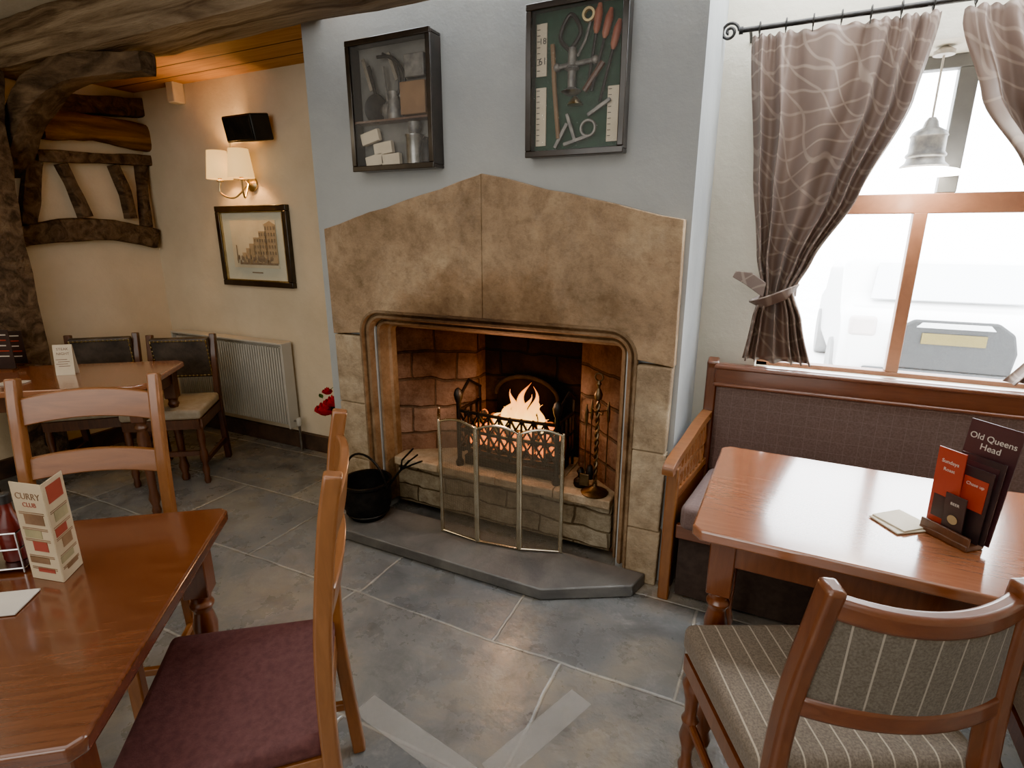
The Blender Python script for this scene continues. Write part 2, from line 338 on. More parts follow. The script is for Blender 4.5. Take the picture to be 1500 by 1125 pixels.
# ================= FIREPLACE
fp=T('stone_fireplace','large sandstone fireplace surround with gabled lintel and moulded opening','fireplace',(-1.2,2.17,0))
ox,oy=1.2,-2.17
def arc(cx,cz,r,a0,a1,n=8): return [(cx+r*math.cos(R(a0+(a1-a0)*i/n)),cz+r*math.sin(R(a0+(a1-a0)*i/n))) for i in range(n+1)]
L,Rr,TZ,rc=-1.915,-.495,1.125,.12
FY=2.16
def slab(name,pts,mat,y0=FY,y1=2.215,bev=.008):
    return MB().prism([(x+ox,y0+oy,z) for x,z in pts],(0,y1-y0,0)).build(name,mat,fp,bev=bev,seg=3)
arcR=arc(Rr-rc,TZ-rc,rc,0,90); arcL=arc(L+rc,TZ-rc,rc,90,180)
def edge(a,b_,n,j):
    o=[]
    for i in range(1,n):
        t=i/n; x=a[0]+(b_[0]-a[0])*t; z=a[1]+(b_[1]-a[1])*t; o.append((x,z+j*noise.noise(Vector((x*6,z*6,1)))))
    return o
A0,A1=(-.355,1.545),(-1.185,1.735)
slab('lintel_stone',[(-.35,.988),A0]+edge(A0,A1,9,.012)+[A1,(-1.1992,1.738),(-1.2012,TZ)]+arcR[::-1],stone,bev=.004)
B0,B1=(-1.215,1.732),(-2.10,1.515)
slab('lintel_stone',[(-1.2024,TZ),(-1.2004,1.738),B0]+edge(B0,B1,9,.012)+[B1,(-2.095,.988)]+arcL[::-1],stone,bev=.004)
for (z0,z1) in ((.055,.30),(.302,.62),(.622,.986)):
    j=random.uniform(-.010,.010)
    slab('jamb_stone',[(-2.09+j,z0),(L,z0),(L,z1),(-2.09+j*.4,z1)],stonel,FY+random.uniform(-.003,.003),bev=.008)
for (z0,z1) in ((.0,.26),(.262,.62),(.622,.986)):
    j=random.uniform(-.010,.010)
    slab('jamb_stone',[(Rr,z0),(-.35+j,z0),(-.35+j*.4,z1),(Rr,z1)],stonel,FY+random.uniform(-.003,.003),bev=.008)
path=[(L,.055),(L,.5),(L,TZ-rc)]+arcL[::-1][1:]+[(-1.2,TZ)]+arcR[::-1]+[(Rr,.5),(Rr,.055)]
prof=[(-.004,2.165),(0,2.156),(.010,2.157),(.015,2.186),(.021,2.190),(.027,2.176),(.038,2.180),(.046,2.196),(.050,2.226),(.056,2.230),(.062,2.214),(.072,2.220),(.080,2.245),(.084,2.275),(.095,2.285),(.097,2.335)]
nrm=[]
for i,(x,z) in enumerate(path):
    if i<3: n=(1,0)
    elif i>len(path)-3: n=(-1,0)
    else:
        if x<L+rc-.001 : d=Vector((L+rc-x,TZ-rc-z)); d.normalize(); n=(d.x,d.y)
        elif x>Rr-rc+.001: d=Vector((Rr-rc-x,TZ-rc-z)); d.normalize(); n=(d.x,d.y)
        else: n=(0,-1)
    nrm.append(n)
mb=MB(); rows=[]
for (x,z),n in zip(path,nrm): rows.append([mb.bm.verts.new((x+n[0]*o_+ox,y_+oy,z+n[1]*o_)) for o_,y_ in prof])
for A,B in zip(rows,rows[1:]):
    for j in range(len(prof)-1): mb.bm.faces.new((A[j],A[j+1],B[j+1],B[j]))
mb.build('moulding',stonem_,fp,sharp=.5)
def cheek(pts): MB().prism([(x+ox,y+oy,.0) for x,y in pts],(0,0,1.14)).build('brick_cheek',brick,fp,bev=.01)
cheek([(-1.825,2.32),(-1.46,2.55),(-1.46,2.69),(-1.858,2.69),(-1.858,2.32)])
cheek([(-.585,2.32),(-.86,2.55),(-.86,2.69),(-.552,2.69),(-.552,2.32)])
MB().box((-1.16+ox,2.672+oy,.6),(.66,.04,1.2)).build('fireback_wall',brickm('sooty_brick',(.06,.036,.026),(.036,.023,.016),(.025,.016,.012),.34,.15,.008),fp)
MB().box((-1.2+ox,2.48+oy,1.13),(1.3,.42,.03)).build('hood',soot,fp)
MB().box((-1.2+ox,2.47+oy,.165),(1.21,.42,.23)).build('ledge_wall',ledgem,fp,bev=.008)
x=-1.805
for wd in (.28,.34,.31,.28):
    MB().box((x+wd/2+ox,2.45+oy,.30),(wd-.003,.44,.045)).build('ledge_stone',stonel,fp,bev=.006); x+=wd
hp=[(-2.08,2.155),(-1.86,1.86),(-.77,1.85),(-.43,2.04),(-.40,2.155)]
hearth=MB().prism([(x,y,.002) for x,y in hp],(0,0,.055)).build('hearth',hearthm,bev=.006); tag(hearth,'low grey slate hearth slab with canted corners before the fire','hearth')
# fire basket
fb=T('fire_basket','black iron fire basket with latticed front holding the fire','fire basket',(-1.15,2.415,.323))
bw,bd=.54,.25
mb=MB()
for z in (.10,.20,.30): mb.bar([(-bw/2,-bd/2,z),(0,-bd/2-.02,z),(bw/2,-bd/2,z)],.012,.014)
n=9
for i in range(n+1):
    x=-bw/2+bw*i/n; yy=-bd/2-.02*(1-abs(x)/(bw/2)); mb.bar([(x,yy,.08),(x,yy,.31)],.010,.008)
for i in range(n):
    x0=-bw/2+bw*i/n; x1=x0+bw/n
    for z0 in (.10,.20):
        yy=-bd/2-.02*(1-abs((x0+x1)/2)/(bw/2))
        mb.bar([(x0,yy,z0),(x1,yy,z0+.1)],.010,.008); mb.bar([(x1,yy,z0),(x0,yy,z0+.1)],.010,.008)
mb.build('front_grate',iron,fb)
mb=MB(); pts=[(-.18,0),(-.18,.34)]+[(.0+.18*math.cos(R(a)),.34+.11*math.sin(R(a))) for a in range(180,-1,-15)]+[(.18,0)]
mb.prism([(x,bd/2,z) for x,z in pts],(0,.02,0)); mb.build('back_plate',sootiron,fb,bev=.004)
mb=MB(); mb.tube([(.18*math.cos(R(a)),bd/2-.01,.34+.11*math.sin(R(a))) for a in range(180,-1,-12)],.012); mb.build('back_plate_rim',soot,fb)
for s in(-1,1):
    mb=MB(); mb.lathe([(.02,0),(.022,.02),(.012,.04),(.012,.34),(.02,.36),(.024,.385),(.016,.41),(.004,.42)],(s*bw/2,-bd/2,0),14); mb.build('leg',iron,fb)
    mb=MB(); 
    for z in (.1,.2,.3): mb.bar([(s*bw/2,-bd/2,z),(s*bw/2,bd/2-.02,z)],.01,.012)
    for y in(-.06,.0,.06,.10): mb.bar([(s*bw/2,y,.02 if y>.09 else .1),(s*bw/2,y,.38 if y>.09 else .3)],.01,.01)
    mb.tube([(s*bw/2,-bd/2,.36),(s*(bw/2+.01),0,.43),(s*bw/2,bd/2-.02,.37)],.008)
    mb.build('side_grate',iron,fb)
mb=MB()
for i in range(11): mb.bar([(-bw/2+.02+i*.05,-bd/2,.085),(-bw/2+.02+i*.05,bd/2,.085)],.012,.012)
mb.build('floor_grate',iron,fb)
MB().box((0,0,.03),(bw-.04,bd-.03,.05)).build('ash_tray',iron,fb,bev=.004)
for i in range(26):
    a=(-.22+(i%9)*.055, -.06+((i//9)%3)*.06, .130+.045*(i//9)+random.uniform(-.01,.01))
    o=MB().ball((0,0,0),.031,(1.0,.9,.85),10,.5).build('coal',coalm); o.location=(-1.15+a[0],2.415+a[1],.323+a[2]); o.rotation_euler=(i,i*2,i*3)
    tag(o,'glowing black coal in the iron fire basket','coal',group='coals in the fire basket')
mb=MB()
for (x,y,h,r) in ((-.10,-.02,.08,.020),(-.07,.03,.14,.026),(-.045,-.04,.12,.022),(-.02,.0,.20,.030),(.0,-.05,.15,.024),(.025,.03,.235,.032),(.05,-.02,.19,.028),(.075,.02,.22,.026),(.10,-.04,.13,.022),(.13,.01,.14,.022),(.15,-.02,.08,.016),(.02,-.01,.11,.036),(.065,.05,.14,.03)):
    pts=[];rad=[]
    for i in range(14):
        t=i/13; pts.append((x+.020*math.sin(6*t+x*50)*t*1.5+.02*t*t,y+.01*math.cos(5*t+x*30)*t,.215+h*t)); rad.append(max(.03,(math.sin(PI*min(1,t*.80+.20)))**1.2*(1-t*.45)) if t<.98 else .03)
    mb.tube(pts,r,10,rad=rad)
fl=mb.build('flames',flame,sharp=3); fl.location=(-1.15,2.40,.323); tag(fl,'bright yellow and orange flames rising from the coals','fire',kind='stuff')
# fire screen
fs=T('fire_screen','folding pale brass fire screen with four mesh filled panels','fire screen',(0,0,0))
sp=[(-1.49,2.215),(-1.395,2.065),(-1.185,2.050),(-.975,2.075),(-.79,2.14)]
def meshmat():
    m,nt,b=base('spark_mesh'); b.inputs['Base Color'].default_value=(.20,.17,.13,1); b.inputs['Metallic'].default_value=.3; b.inputs['Roughness'].default_value=.5
    v=coord(nt); s=nt.nodes.new('ShaderNodeSeparateXYZ'); nt.links.new(v,s.inputs[0]); f=None
    for a in (0,2):
        g=mth(nt,'LESS_THAN',mth(nt,'FRACT',mth(nt,'DIVIDE',s.outputs[a],.006)),.25); f=g if f is None else mth(nt,'MAXIMUM',f,g)
    nt.links.new(mth(nt,'MULTIPLY',f,.85),b.inputs['Alpha']); return m
meshm=meshmat()
for i in range(4):
    a=Vector((*sp[i],0)); c=Vector((*sp[i+1],0)); d=(c-a); u=d.normalized(); a2=a+u*.007; c2=c-u*.007; z0,z1=.067,.640
    top=[a2.lerp(c2,t/12)+Vector((0,0,z1+.022*math.sin(PI*t/12))) for t in range(13)]
    pts=[a2+Vector((0,0,z0))]+top+[c2+Vector((0,0,z0))]
    pn=MB().tube(pts+[pts[0]],.0065,8).build('panel_frame',champ,fs)
    mb=MB(); mb.bm.faces.new([mb.bm.verts.new(p) for p in pts]); mb.build('mesh_panel',meshm,pn)
for i in (0,1,2,3,4):
    MB().lathe([(.006,.058),(.006,.645),(.004,.650)],(sp[i][0],sp[i][1],0),10).build('hinge_post',champ,fs)
# coal bucket
pb=W(542,752,'z',.058)
cb=T('coal_bucket','black iron coal bucket with hoop handle on the hearth','bucket',(pb.x,pb.y-.01,.058))
MB().lathe([(.09,0),(.095,.01),(.10,.02),(.120,.06),(.127,.12),(.122,.18),(.132,.19),(.132,.202),(.118,.202),(.114,.12),(.08,.03)],(0,0,0),28).build('bucket_body',iron,cb)
MB().tube([(.132*math.cos(R(a)),.0-.02*math.sin(R(a)),.18+.17*math.sin(R(a))) for a in range(0,181,12)],.006,8).build('handle',iron,cb)
MB().torus((0,0,.03),.108,.006).build('foot_ring',iron,cb)
q=Vector((pb.x+.06,pb.y+.03,.16))
tf=T('coal_tongs','black iron coal tongs poking out of the coal bucket','tongs',q)
MB().tube([(0,0,0),(.10,.02,.14),(.17,.03,.22)],.006,8).build('shaft',iron,tf); mb=MB()
for s in(-1,0,1): mb.tube([(.12,.022,.165),(.16+.02*s,.03+.02*s,.21-.015*s),(.22+.025*s,.035,.26-.03*s)],.005,6)
mb.build('claw',iron,tf)
# companion set
pc=W(878,712,'z',.323); CY=2.285
cs=T('companion_stand','slim dark bronze fireside companion stand with twisted stem on the ledge','fireside stand',(pc.x,CY,.323))
MB().lathe([(.062,0),(.064,.006),(.05,.014),(.03,.022),(.012,.035),(.008,.05)],(0,0,0),24).build('base',bronze,cs)
mb=MB()
for k in range(2): mb.tube([(.006*math.cos(t*.9+PI*k),.006*math.sin(t*.9+PI*k),.04+t*.01) for t in range(42)],.006,6)
mb.build('stem',bronze,cs)
mb=MB(); mb.lathe([(.005,.45),(.016,.46),(.02,.48),(.012,.50),(.006,.51),(.012,.53),(.004,.545)],(0,0,0),14); mb.torus((0,0,.56),.018,.004,'y'); mb.build('finial',bronze,cs)
mb=MB()
for a in (45,135,225,315): mb.tube([(0,0,.40),(.045*math.cos(R(a)),.045*math.sin(R(a)),.40),(.05*math.cos(R(a)),.05*math.sin(R(a)),.415)],.003,6)
mb.build('hook_arms',bronze,cs)
for a,nm,lb in ((45,'poker','slim dark fire poker hanging from the companion stand'),(135,'hearth_brush','dark handled hearth brush hanging on the companion stand'),(225,'fire_shovel','small dark fire shovel hanging on the companion stand')):
    tl=T(nm,lb,nm.replace('_',' '),(pc.x+.055*math.cos(R(a)),CY+.055*math.sin(R(a)),.323))
    MB().lathe([(.003,.10),(.003,.34),(.007,.35),(.009,.39),(.006,.42),(.003,.44)],(0,0,0),10).build('shaft',bronze,tl)
    if nm=='poker': MB().lathe([(.001,.04),(.004,.06),(.003,.10)],(0,0,0),8).build('tip',bronze,tl)
    elif nm=='hearth_brush': MB().lathe([(.02,.05),(.018,.09),(.012,.115),(.004,.12)],(0,0,0),14).build('bristles',blackm,tl)
    else: MB().box((0,0,.075),(.045,.008,.06)).build('blade',bronze,tl,bev=.003)
ib=MB().lathe([(.03,0),(.034,.01),(.032,.03),(.014,.045),(.012,.06),(.02,.075),(.012,.09),(.003,.095)],(0,0,0),18).build('iron_weight',iron); ib.location=(pc.x-.085,2.33,.323); tag(ib,'small black iron knob shaped weight on the hearth ledge','weight')
# ================= TIMBERS
def rprof(w,h,n=20,p=9):
    o=[]
    for i in range(n):
        a=2*PI*i/n+PI/n; c,s_=math.cos(a),math.sin(a); r=(abs(c)**p+abs(s_)**p)**(-1/p); o.append((w/2*c*r,h/2*s_*r))
    return o
def resamp(pts,n):
    pts=[Vector(p) for p in pts]
    if len(pts)==2: return [pts[0].lerp(pts[1],i/n) for i in range(n+1)]
    out=[]
    P=[pts[0]*2-pts[1]]+pts+[pts[-1]*2-pts[-2]]
    m=len(pts)-1
    for i in range(n+1):
        t=i/n*m; k=min(int(t),m-1); t-=k; a,b,c,d=P[k:k+4]
        out.append(.5*((2*b)+(c-a)*t+(2*a-5*b+4*c-d)*t*t+(3*b-a-3*c+d)*t**3))
    return out
def timb(name,label,pts,w,h,mat=timber,jit=.01,n=30,cat='beam',rad=None,p=9,ref=None):
    P=resamp(pts,n)
    o=MB().sweep(P,rprof(w,h,p=p),jit=jit,rad=rad,ref=ref).build(name,mat,sharp=.9); return tag(o,label,cat)
timb('ceiling_beam','heavy old timber ceiling beam crossing above the chimney breast',[(XL+.02,1.975,2.505),(-1,1.98,2.505),(2.15,1.98,2.505)],.27,.25,timberl,.014,70)
timb('timber_post','thick dark timber post at the far left of the room',[(-4.165,1.66,.0),(-4.17,1.66,1.0),(-4.17,1.68,1.8),(-4.16,1.74,2.38)],.21,.22,timber,.02,30,'post')
timb('curved_brace','dark curved timber brace joining the left post to the ceiling beam',[W(10,262,'y',1.90),W(40,165,'y',1.90),W(100,105,'y',1.91),W(215,93,'y',1.93)],.13,.15,timber,.016,24,'brace',rad=[1.15-.50*(i/24)**2 for i in range(25)])
def wl(u,v,dx=.05): return W(u,v,'x',XL+dx)
timb('wall_timber','golden brown rounded log at the top of the alcove wall',[wl(55,182,.05),wl(135,187,.05),wl(222,205,.05)],.12,.17,timberg,.012,20,p=3.5)
timb('wall_timber','dark flat rail directly above the rounded log',[wl(55,150,.04),wl(212,158,.04)],.10,.12,timber,.012,16)
timb('wall_timber','thin dark rail directly under the rounded log',[wl(50,228,.04),wl(225,236,.04)],.09,.07,timber,.01,16)
timb('wall_timber','long bowed dark rail across the middle of the alcove wall',[wl(25,347,.04),wl(100,338,.04),wl(170,339,.04),wl(228,350,.04)],.08,.14,timber,.014,20)
timb('wall_timber','slanted dark strut nearest the timber post in the alcove',[wl(88,240,.03),wl(108,280,.03),wl(125,318,.03)],.08,.06,timber,.01,12,'strut')
timb('wall_timber','slanted dark strut in the right half of the alcove',[wl(165,242,.03),wl(182,280,.03),wl(192,320,.03)],.08,.06,timber,.01,12,'strut')
timb('wall_timber','short upright timber in the corner of the alcove wall',[wl(205,240,.03),wl(214,332,.03)],.07,.06,timber,.008,12,'strut')
timb('wall_timber','short upright timber beside the post in the alcove',[wl(48,235,.03),wl(40,330,.03)],.07,.09,timber,.01,12,'strut')
p=W(257,136,'y',2.66)
tag(MB().box((p.x,2.66,p.z),(.075,.08,.13)).build('wall_block',cream,bev=.008),'small cream block fixed to the wall below the boarded ceiling','block')
# ================= RADIATOR
rd=T('radiator','pale ribbed panel radiator on the cream wall','radiator',(-3.565,2.62,.17))
rl=1.15
mb=MB(); n=46
mb.box((0,.02,.295),(rl-.02,.02,.57))
for i in range(n): mb.box((-rl/2+.03+(rl-.06)*i/(n-1),0,.295),(.012,.03,.55))
mb.build('panel',white,rd,bev=.003,seg=1)
MB().box((0,.01,.60),(rl+.01,.09,.015)).build('top_grille',white,rd,bev=.004)
for s in(-1,1): MB().box((s*rl/2,.01,.30),(.012,.085,.60)).build('side_cover',white,rd,bev=.003)
MB().tube([(rl/2+.0,.01,.05),(rl/2+.05,.01,.05),(rl/2+.05,.01,-.168)],.009,8).build('pipe',steel,rd)
MB().lathe([(.012,0),(.018,.01),(.018,.05),(.012,.06)],(rl/2+.05,.01,.02),12).build('valve',white,rd)
# ================= PICTURE PRINT
def frame(mb,w,h,t,d,y0=0):
    mb.box((0,y0,h/2-t/2),(w,d,t)); mb.box((0,y0,-h/2+t/2),(w,d,t)); mb.box((-w/2+t/2,y0,0),(t,d,h-2*t)); mb.box((w/2-t/2,y0,0),(t,d,h-2*t)); return mb
pr=T('framed_print','black framed sepia print of an old street below the wall light','picture',(-3.235,2.68,1.405))
pw,ph=.67,.53
frame(MB(),pw,ph,.038,.035,-.0).build('frame',blackg,pr,bev=.004)
frame(MB(),pw-.07,ph-.07,.010,.02,-.004).build('gilt_slip',brass,pr)
MB().box((0,.006,0),(pw-.06,.008,ph-.06)).build('mount',pm('mount_board',(.50,.52,.42),(.46,.47,.38),5,.8),pr)
im=MB().box((0,.0,.015),(.43,.004,.31)).build('print_sheet',skyp,pr)
mb=MB(); 
for (x,w_,h_) in ((.165,.10,.25),(.09,.07,.21),(.03,.06,.17),(-.02,.05,.13),(-.06,.04,.10),(-.10,.04,.07)): mb.box((x,-.004,-.11+h_/2),(w_,.003,h_))
mb.prism([(.10,-.0045,.14),(.165,-.0045,.165),(.215,-.0045,.14)],(0,.002,0)); mb.build('street_buildings',sepia,im)
mb=MB()
for x in (.125,.15,.175,.20):
    for z in (-.04,.0,.04,.08,.12): mb.box((x,-.0065,z),(.012,.002,.022))
for x in (.065,.087,.11):
    for z in (-.04,.0,.04,.08): mb.box((x,-.0065,z),(.010,.002,.02))
for x in (.015,.04):
    for z in (-.04,.0,.04): mb.box((x,-.0065,z),(.010,.002,.018))
mb.box((0.03,-.0065,-.112),(.36,.002,.014)); 
for i in range(24): mb.ball((-.17+i*.0145,-.006,-.085+.018*math.sin(i*2.3)),.011,(.8,.15,1.5),8)
mb.box((-.17,-.0062,-.05),(.006,.002,.12)); mb.ball((.06,-.006,-.08),.026,(1.6,.1,.8),8)
mb.build('street_details',sepiad,im)
MB().box((0,.0,-.172),(.10,.003,.008)).build('caption_strip',sepiad,pr)
MB().box((0,-.012,0),(pw-.07,.002,ph-.07)).build('glass',glass,pr)
# ================= WALL LIGHT
wlgt=T('wall_light','double brass wall light with lit cream shades','wall light',(-3.2,2.68,1.80))
MB().lathe([(.045,0),(.045,.01),(.03,.02),(.01,.03)],(0,.015,0),24,Matrix.Rotation(R(90),3,'X')).build('backplate',brass,wlgt)
for s,dx in((-1,-.14),(1,.03)):
    cx=-.06+s*.10
    MB().tube(resamp([(0,-.02,0),(cx*.5,-.07,-.085),(cx*1.05,-.10,-.055),(cx,-.10,.02)],16),.006,8).build('arm',brass,wlgt)
    MB().lathe([(.006,0),(.022,.005),(.022,.012),(.012,.018),(.012,.06)],(cx,-.10,.01),14).build('candle_cup',brass,wlgt)
    mb=MB(); seg=28
    rg=[[mb.bm.verts.new((cx+r*math.cos(2*PI*i/seg),-.10+r*math.sin(2*PI*i/seg),z)) for i in range(seg)] for r,z in ((.078,.03),(.058,.20))]
    for i in range(seg): mb.bm.faces.new((rg[0][i],rg[0][(i+1)%seg],rg[1][(i+1)%seg],rg[1][i]))
    mb.build('shade',shadem,wlgt,solid=.002)
    l=bpy.data.lights.new('sconce_bulb','POINT'); l.energy=16; l.color=(1,.56,.22); l.shadow_soft_size=.03; lo=bpy.data.objects.new('sconce_bulb',l); C.objects.link(lo); lo.location=(-3.2+cx,2.58,1.93)
MB().tube(resamp([(0,-.02,0),(-.10,-.04,.12),(-.10,-.04,.26),(-.05,-.04,.30),(-.03,-.04,.26)],20),.005,8).build('scroll',brass,wlgt)
spk=T('wall_speaker','black wall speaker mounted above the wall light','speaker',(-3.05,2.62,2.11))
MB().box((0,-.04,0),(.25,.14,.15),Matrix.Rotation(R(10),3,'X')).build('cabinet',blackm,spk,bev=.008)
MB().box((0,-.113,-.012),(.23,.006,.13),Matrix.Rotation(R(10),3,'X')).build('grille',iron,spk,bev=.003)
MB().box((0,.05,0),(.06,.07,.06)).build('bracket',blackm,spk)
# ================= DISPLAY CASES
def case(label,x0,x1,z0,z1,bk,dp=.08):
    w_,h_=x1-x0,z1-z0
    t=T('display_case',label,'display case',((x0+x1)/2,BY,(z0+z1)/2))
    frame(MB(),w_,h_,.014,dp,-dp/2).build('frame',blackg,t,bev=.003)
    frame(MB(),w_+.006,h_+.006,.024,.012,-dp-.003).build('front_frame',blackg,t,bev=.003)
    MB().box((0,-.008,0),(w_-.03,.012,h_-.03)).build('backing',bk,t)
    MB().box((0,-dp,0),(w_-.04,.002,h_-.04)).build('glass',glass,t)
    return t
c1=case('glass fronted display case of old kitchenware, left of the two on the chimney breast',-1.85,-1.41,1.77,2.30,greybk)
Y=-.045
MB().box((0,-.045,-.06),(.41,.065,.008)).build('shelf',dkwood,c1)
MB().lathe([(.055,0),(.062,.006),(.058,.012),(.05,.008)],(-.10,Y,-.005),24,Matrix.Rotation(R(90),3,'X')).build('frying_pan',iron,c1)
MB().bar([(-.10,Y,.05),(-.13,Y,.17)],.014,.006).build('pan_handle',iron,c1)
MB().lathe([(.03,0),(.035,.02),(.028,.07),(.02,.09),(.024,.11)],(.0,Y,-.055),18).build('jug',oldsteel,c1)
MB().tube([(.03,Y,-.03),(.055,Y,.0),(.03,Y,.04)],.005,8).build('jug_handle',oldsteel,c1)
MB().tube(resamp([(-.08,Y,.20),(0,Y,.19),(.06,Y,.12),(.05,Y,.05)],14),.007,8).build('curved_tool',iron,c1)
MB().tube(resamp([(-.05,Y,.21),(.02,Y,.16),(.03,Y,.06),(-.02,Y,.02)],14),.006,8).build('curved_tool',iron,c1)
MB().bar([(-.02,Y,.21),(.02,Y,.10)],.016,.006).build('knife',steel,c1)
MB().bar([(-.16,Y,.20),(-.12,Y,.07)],.016,.006).build('knife',steel,c1)
MB().box((.11,Y,.02),(.13,.04,.13)).build('wooden_box',pm('crate',(.16,.08,.035),(.22,.12,.05),9,.7),c1,bev=.004)
MB().box((.12,Y,.145),(.10,.03,.09)).build('book_cover',oldsteel,c1,bev=.004)
MB().lathe([(.04,0),(.04,.11),(.043,.115),(.043,.12)],(.10,Y,-.245),20).build('tin_mug',lampsteel,c1)
MB().lathe([(.02,0),(.03,.03),(.03,.05),(.01,.06),(.01,.07)],(.10,Y,-.125),16).build('small_bottle',oldsteel,c1)
MB().lathe([(.03,0),(.035,.03),(.02,.09),(.012,.10)],(.165,Y,-.24),16).build('dark_bottle',iron,c1)
for dx,dz in ((-.12,-.22),(-.07,-.17),(-.14,-.12),(-.03,-.22)):
    MB().box((dx,Y,dz),(.10,.025,.05),Matrix.Rotation(R(dx*90),3,'Y')).build('folded_paper',paper,c1,bev=.003)
MB().ball((-.03,Y,-.02),.042,(1,.45,1)).build('ladle_bowl',oldsteel,c1)
MB().tube([(-.03,Y,-.02),(-.05,Y,.16)],.006,6).build('ladle_stem',oldsteel,c1)
c2=case('glass fronted display case of old tools on green baize, right of the two',-.985,-.595,1.787,2.315,baize,.06)
for (x,z0,z1) in ((-.15,-.22,-.01),(-.15,.03,.21),(.14,-.22,-.03)): 
    r=MB().box((x,-.02,(z0+z1)/2),(.042,.006,z1-z0)).build('ivory_rule',paper,c2)
    mb=MB(); k=z0+.02
    while k<z1: mb.box((x-.012,-.024,k),(.012,.002,.002)); k+=.02
    mb.build('rule_marks',blackm,r)
text('61',.035,blackm,c2,(-.145,-.0245,.07),(R(90),0,0)); text('18',.03,blackm,c2,(-.145,-.0245,.14),(R(90),0,0))
Y=-.035
mb=MB(); mb.lathe([(.018,0),(.04,.012),(.016,.025),(.016,.08),(.028,.09),(.018,.10),(.014,.16)],(-.02,Y,-.05),16); mb.tube([(-.08,Y,.05),(.07,Y,.06)],.009,8); mb.ball((-.08,Y,.05),.015); mb.ball((.07,Y,.06),.015); mb.build('corkscrew_press',oldsteel,c2)
MB().tube(resamp([(-.03,Y,.10),(-.07,Y,.15),(-.03,Y,.22),(.01,Y,.16),(-.03,Y,.10)],20),.008,8).build('iron_hook',iron,c2)
MB().lathe([(.03,0),(.025,.01),(.004,.03)],(-.005,Y,-.085),18).build('lamp_glint',brass,c2)  # brass disc standing in for a small lamp reflection in the glass
MB().tube([(.0,Y,.08),(.03,Y,.13),(.05,Y,.2)],.005,6).build('chain',oldsteel,c2)
for i,(x,z,an) in enumerate(((.075,.19,8),(.112,.17,14),(.145,.13,14))):
    M_=Matrix.Rotation(R(an),3,'Y')
    MB().lathe([(.004,-.05),(.013,-.03),(.015,.02),(.007,.05)],(x,Y,z),12,M_).build('red_handle',pm('handle_red%d'%i,(.22,.04,.02),(.38,.14,.07),8,.5),c2)
    MB().lathe([(.006,-.22),(.006,-.04)],(x,Y,z),8,M_).build('tool_blade',iron,c2)
mb=MB(); mb.tube([(-.10,Y,.13),(-.09,Y,-.02),(-.07,Y,-.2)],.009,8); mb.build('long_file',pm('boxwood',(.22,.13,.06),(.16,.09,.04),9,.6),c2)
MB().tube([(.10,Y,.05),(.03,Y,-.04)],.011,8).build('wooden_shaft',dkwood,c2)
MB().torus((.05,Y,-.17),.028,.006,'y').build('iron_ring',oldsteel,c2)
MB().torus((.04,Y,.21),.02,.008,'y').build('padlock',brass,c2)
for x,z,an in ((-.06,-.19,30),(-.02,-.16,-20),(.09,-.10,60),(.0,-.21,75)): MB().box((x,Y,z),(.014,.008,.10),Matrix.Rotation(R(an),3,'Y')).build('small_spanner',oldsteel,c2,bev=.002)
# ================= WINDOW
wn=bpy.data.objects.new('window_1',None); C.objects.link(wn); wn['kind']='structure'
FYw=2.95
mb=MB()
for x0,x1,z0,z1 in ((WX0,WX0+.05,WZ0,1.58),(WX1-.05,WX1,WZ0,1.58),(WX0,WX1,WZ0,WZ0+.05),(.455,.505,WZ0+.05,1.58),(WX0,WX1,1.575,1.655)): mb.box(((x0+x1)/2,FYw,(z0+z1)/2),(x1-x0,.06,z1-z0))
mb.build('window_frame',winwood,wn,bev=.004)
mb=MB()
for x0,x1,z0,z1 in ((WX0,WX0+.05,1.655,WZ1),(WX1-.05,WX1,1.655,WZ1),(WX0,WX1,WZ1-.05,WZ1),(.52,.585,1.655,WZ1-.05)): mb.box(((x0+x1)/2,FYw,(z0+z1)/2),(x1-x0,.055,z1-z0))
mb.build('window_frame',wingrey,wn,bev=.004)
mb=MB().box(((WX0+WX1)/2,FYw+.005,(WZ0+WZ1)/2),(WX1-WX0-.04,.004,WZ1-WZ0-.04)); mb.build('window_glass',glass,wn)
MB().box(((WX0+WX1)/2,2.79,WZ0+.015),(WX1-WX0,.26,.03)).build('window_sill',creamr,wn)
# pendant
pd=W(1358,215,'y',2.80)
pn=T('pendant_lamp','small steel pendant lamp hanging in front of the window','pendant lamp',(pd.x,2.80,pd.z))
MB().lathe([(.035,0),(.035,.015),(.01,.03)],(0,0,WZ1-pd.z-.03),18).build('ceiling_rose',white,pn)
MB().tube([(0,0,.09),(0,0,WZ1-pd.z-.02)],.004,8).build('cord',white,pn)
MB().lathe([(.078,-.080),(.081,-.072),(.066,-.058),(.062,-.042),(.068,-.036),(.068,-.03),(.060,-.02),(.059,.032),(.063,.038),(.054,.054),(.027,.070),(.022,.09),(.012,.105)],(0,0,0),28).build('shade',oldsteel,pn,sharp=.8)
MB().lathe([(.11,0),(.148,-.008),(.150,-.012),(.11,.006),(.05,.02)],(0,0,-.092),28).build('glow_disc',pm('lamp_glow',(.95,.93,.88),None,2,.3,emit=(1,.93,.82),es=40),pn)  # the lamp's glow below the shade, modelled as an emissive disc
MB().ball((0,0,-.115),.036).build('bulb',pm('bulb',(1,1,1),None,2,.4,emit=(1,.85,.6),es=60),pn)
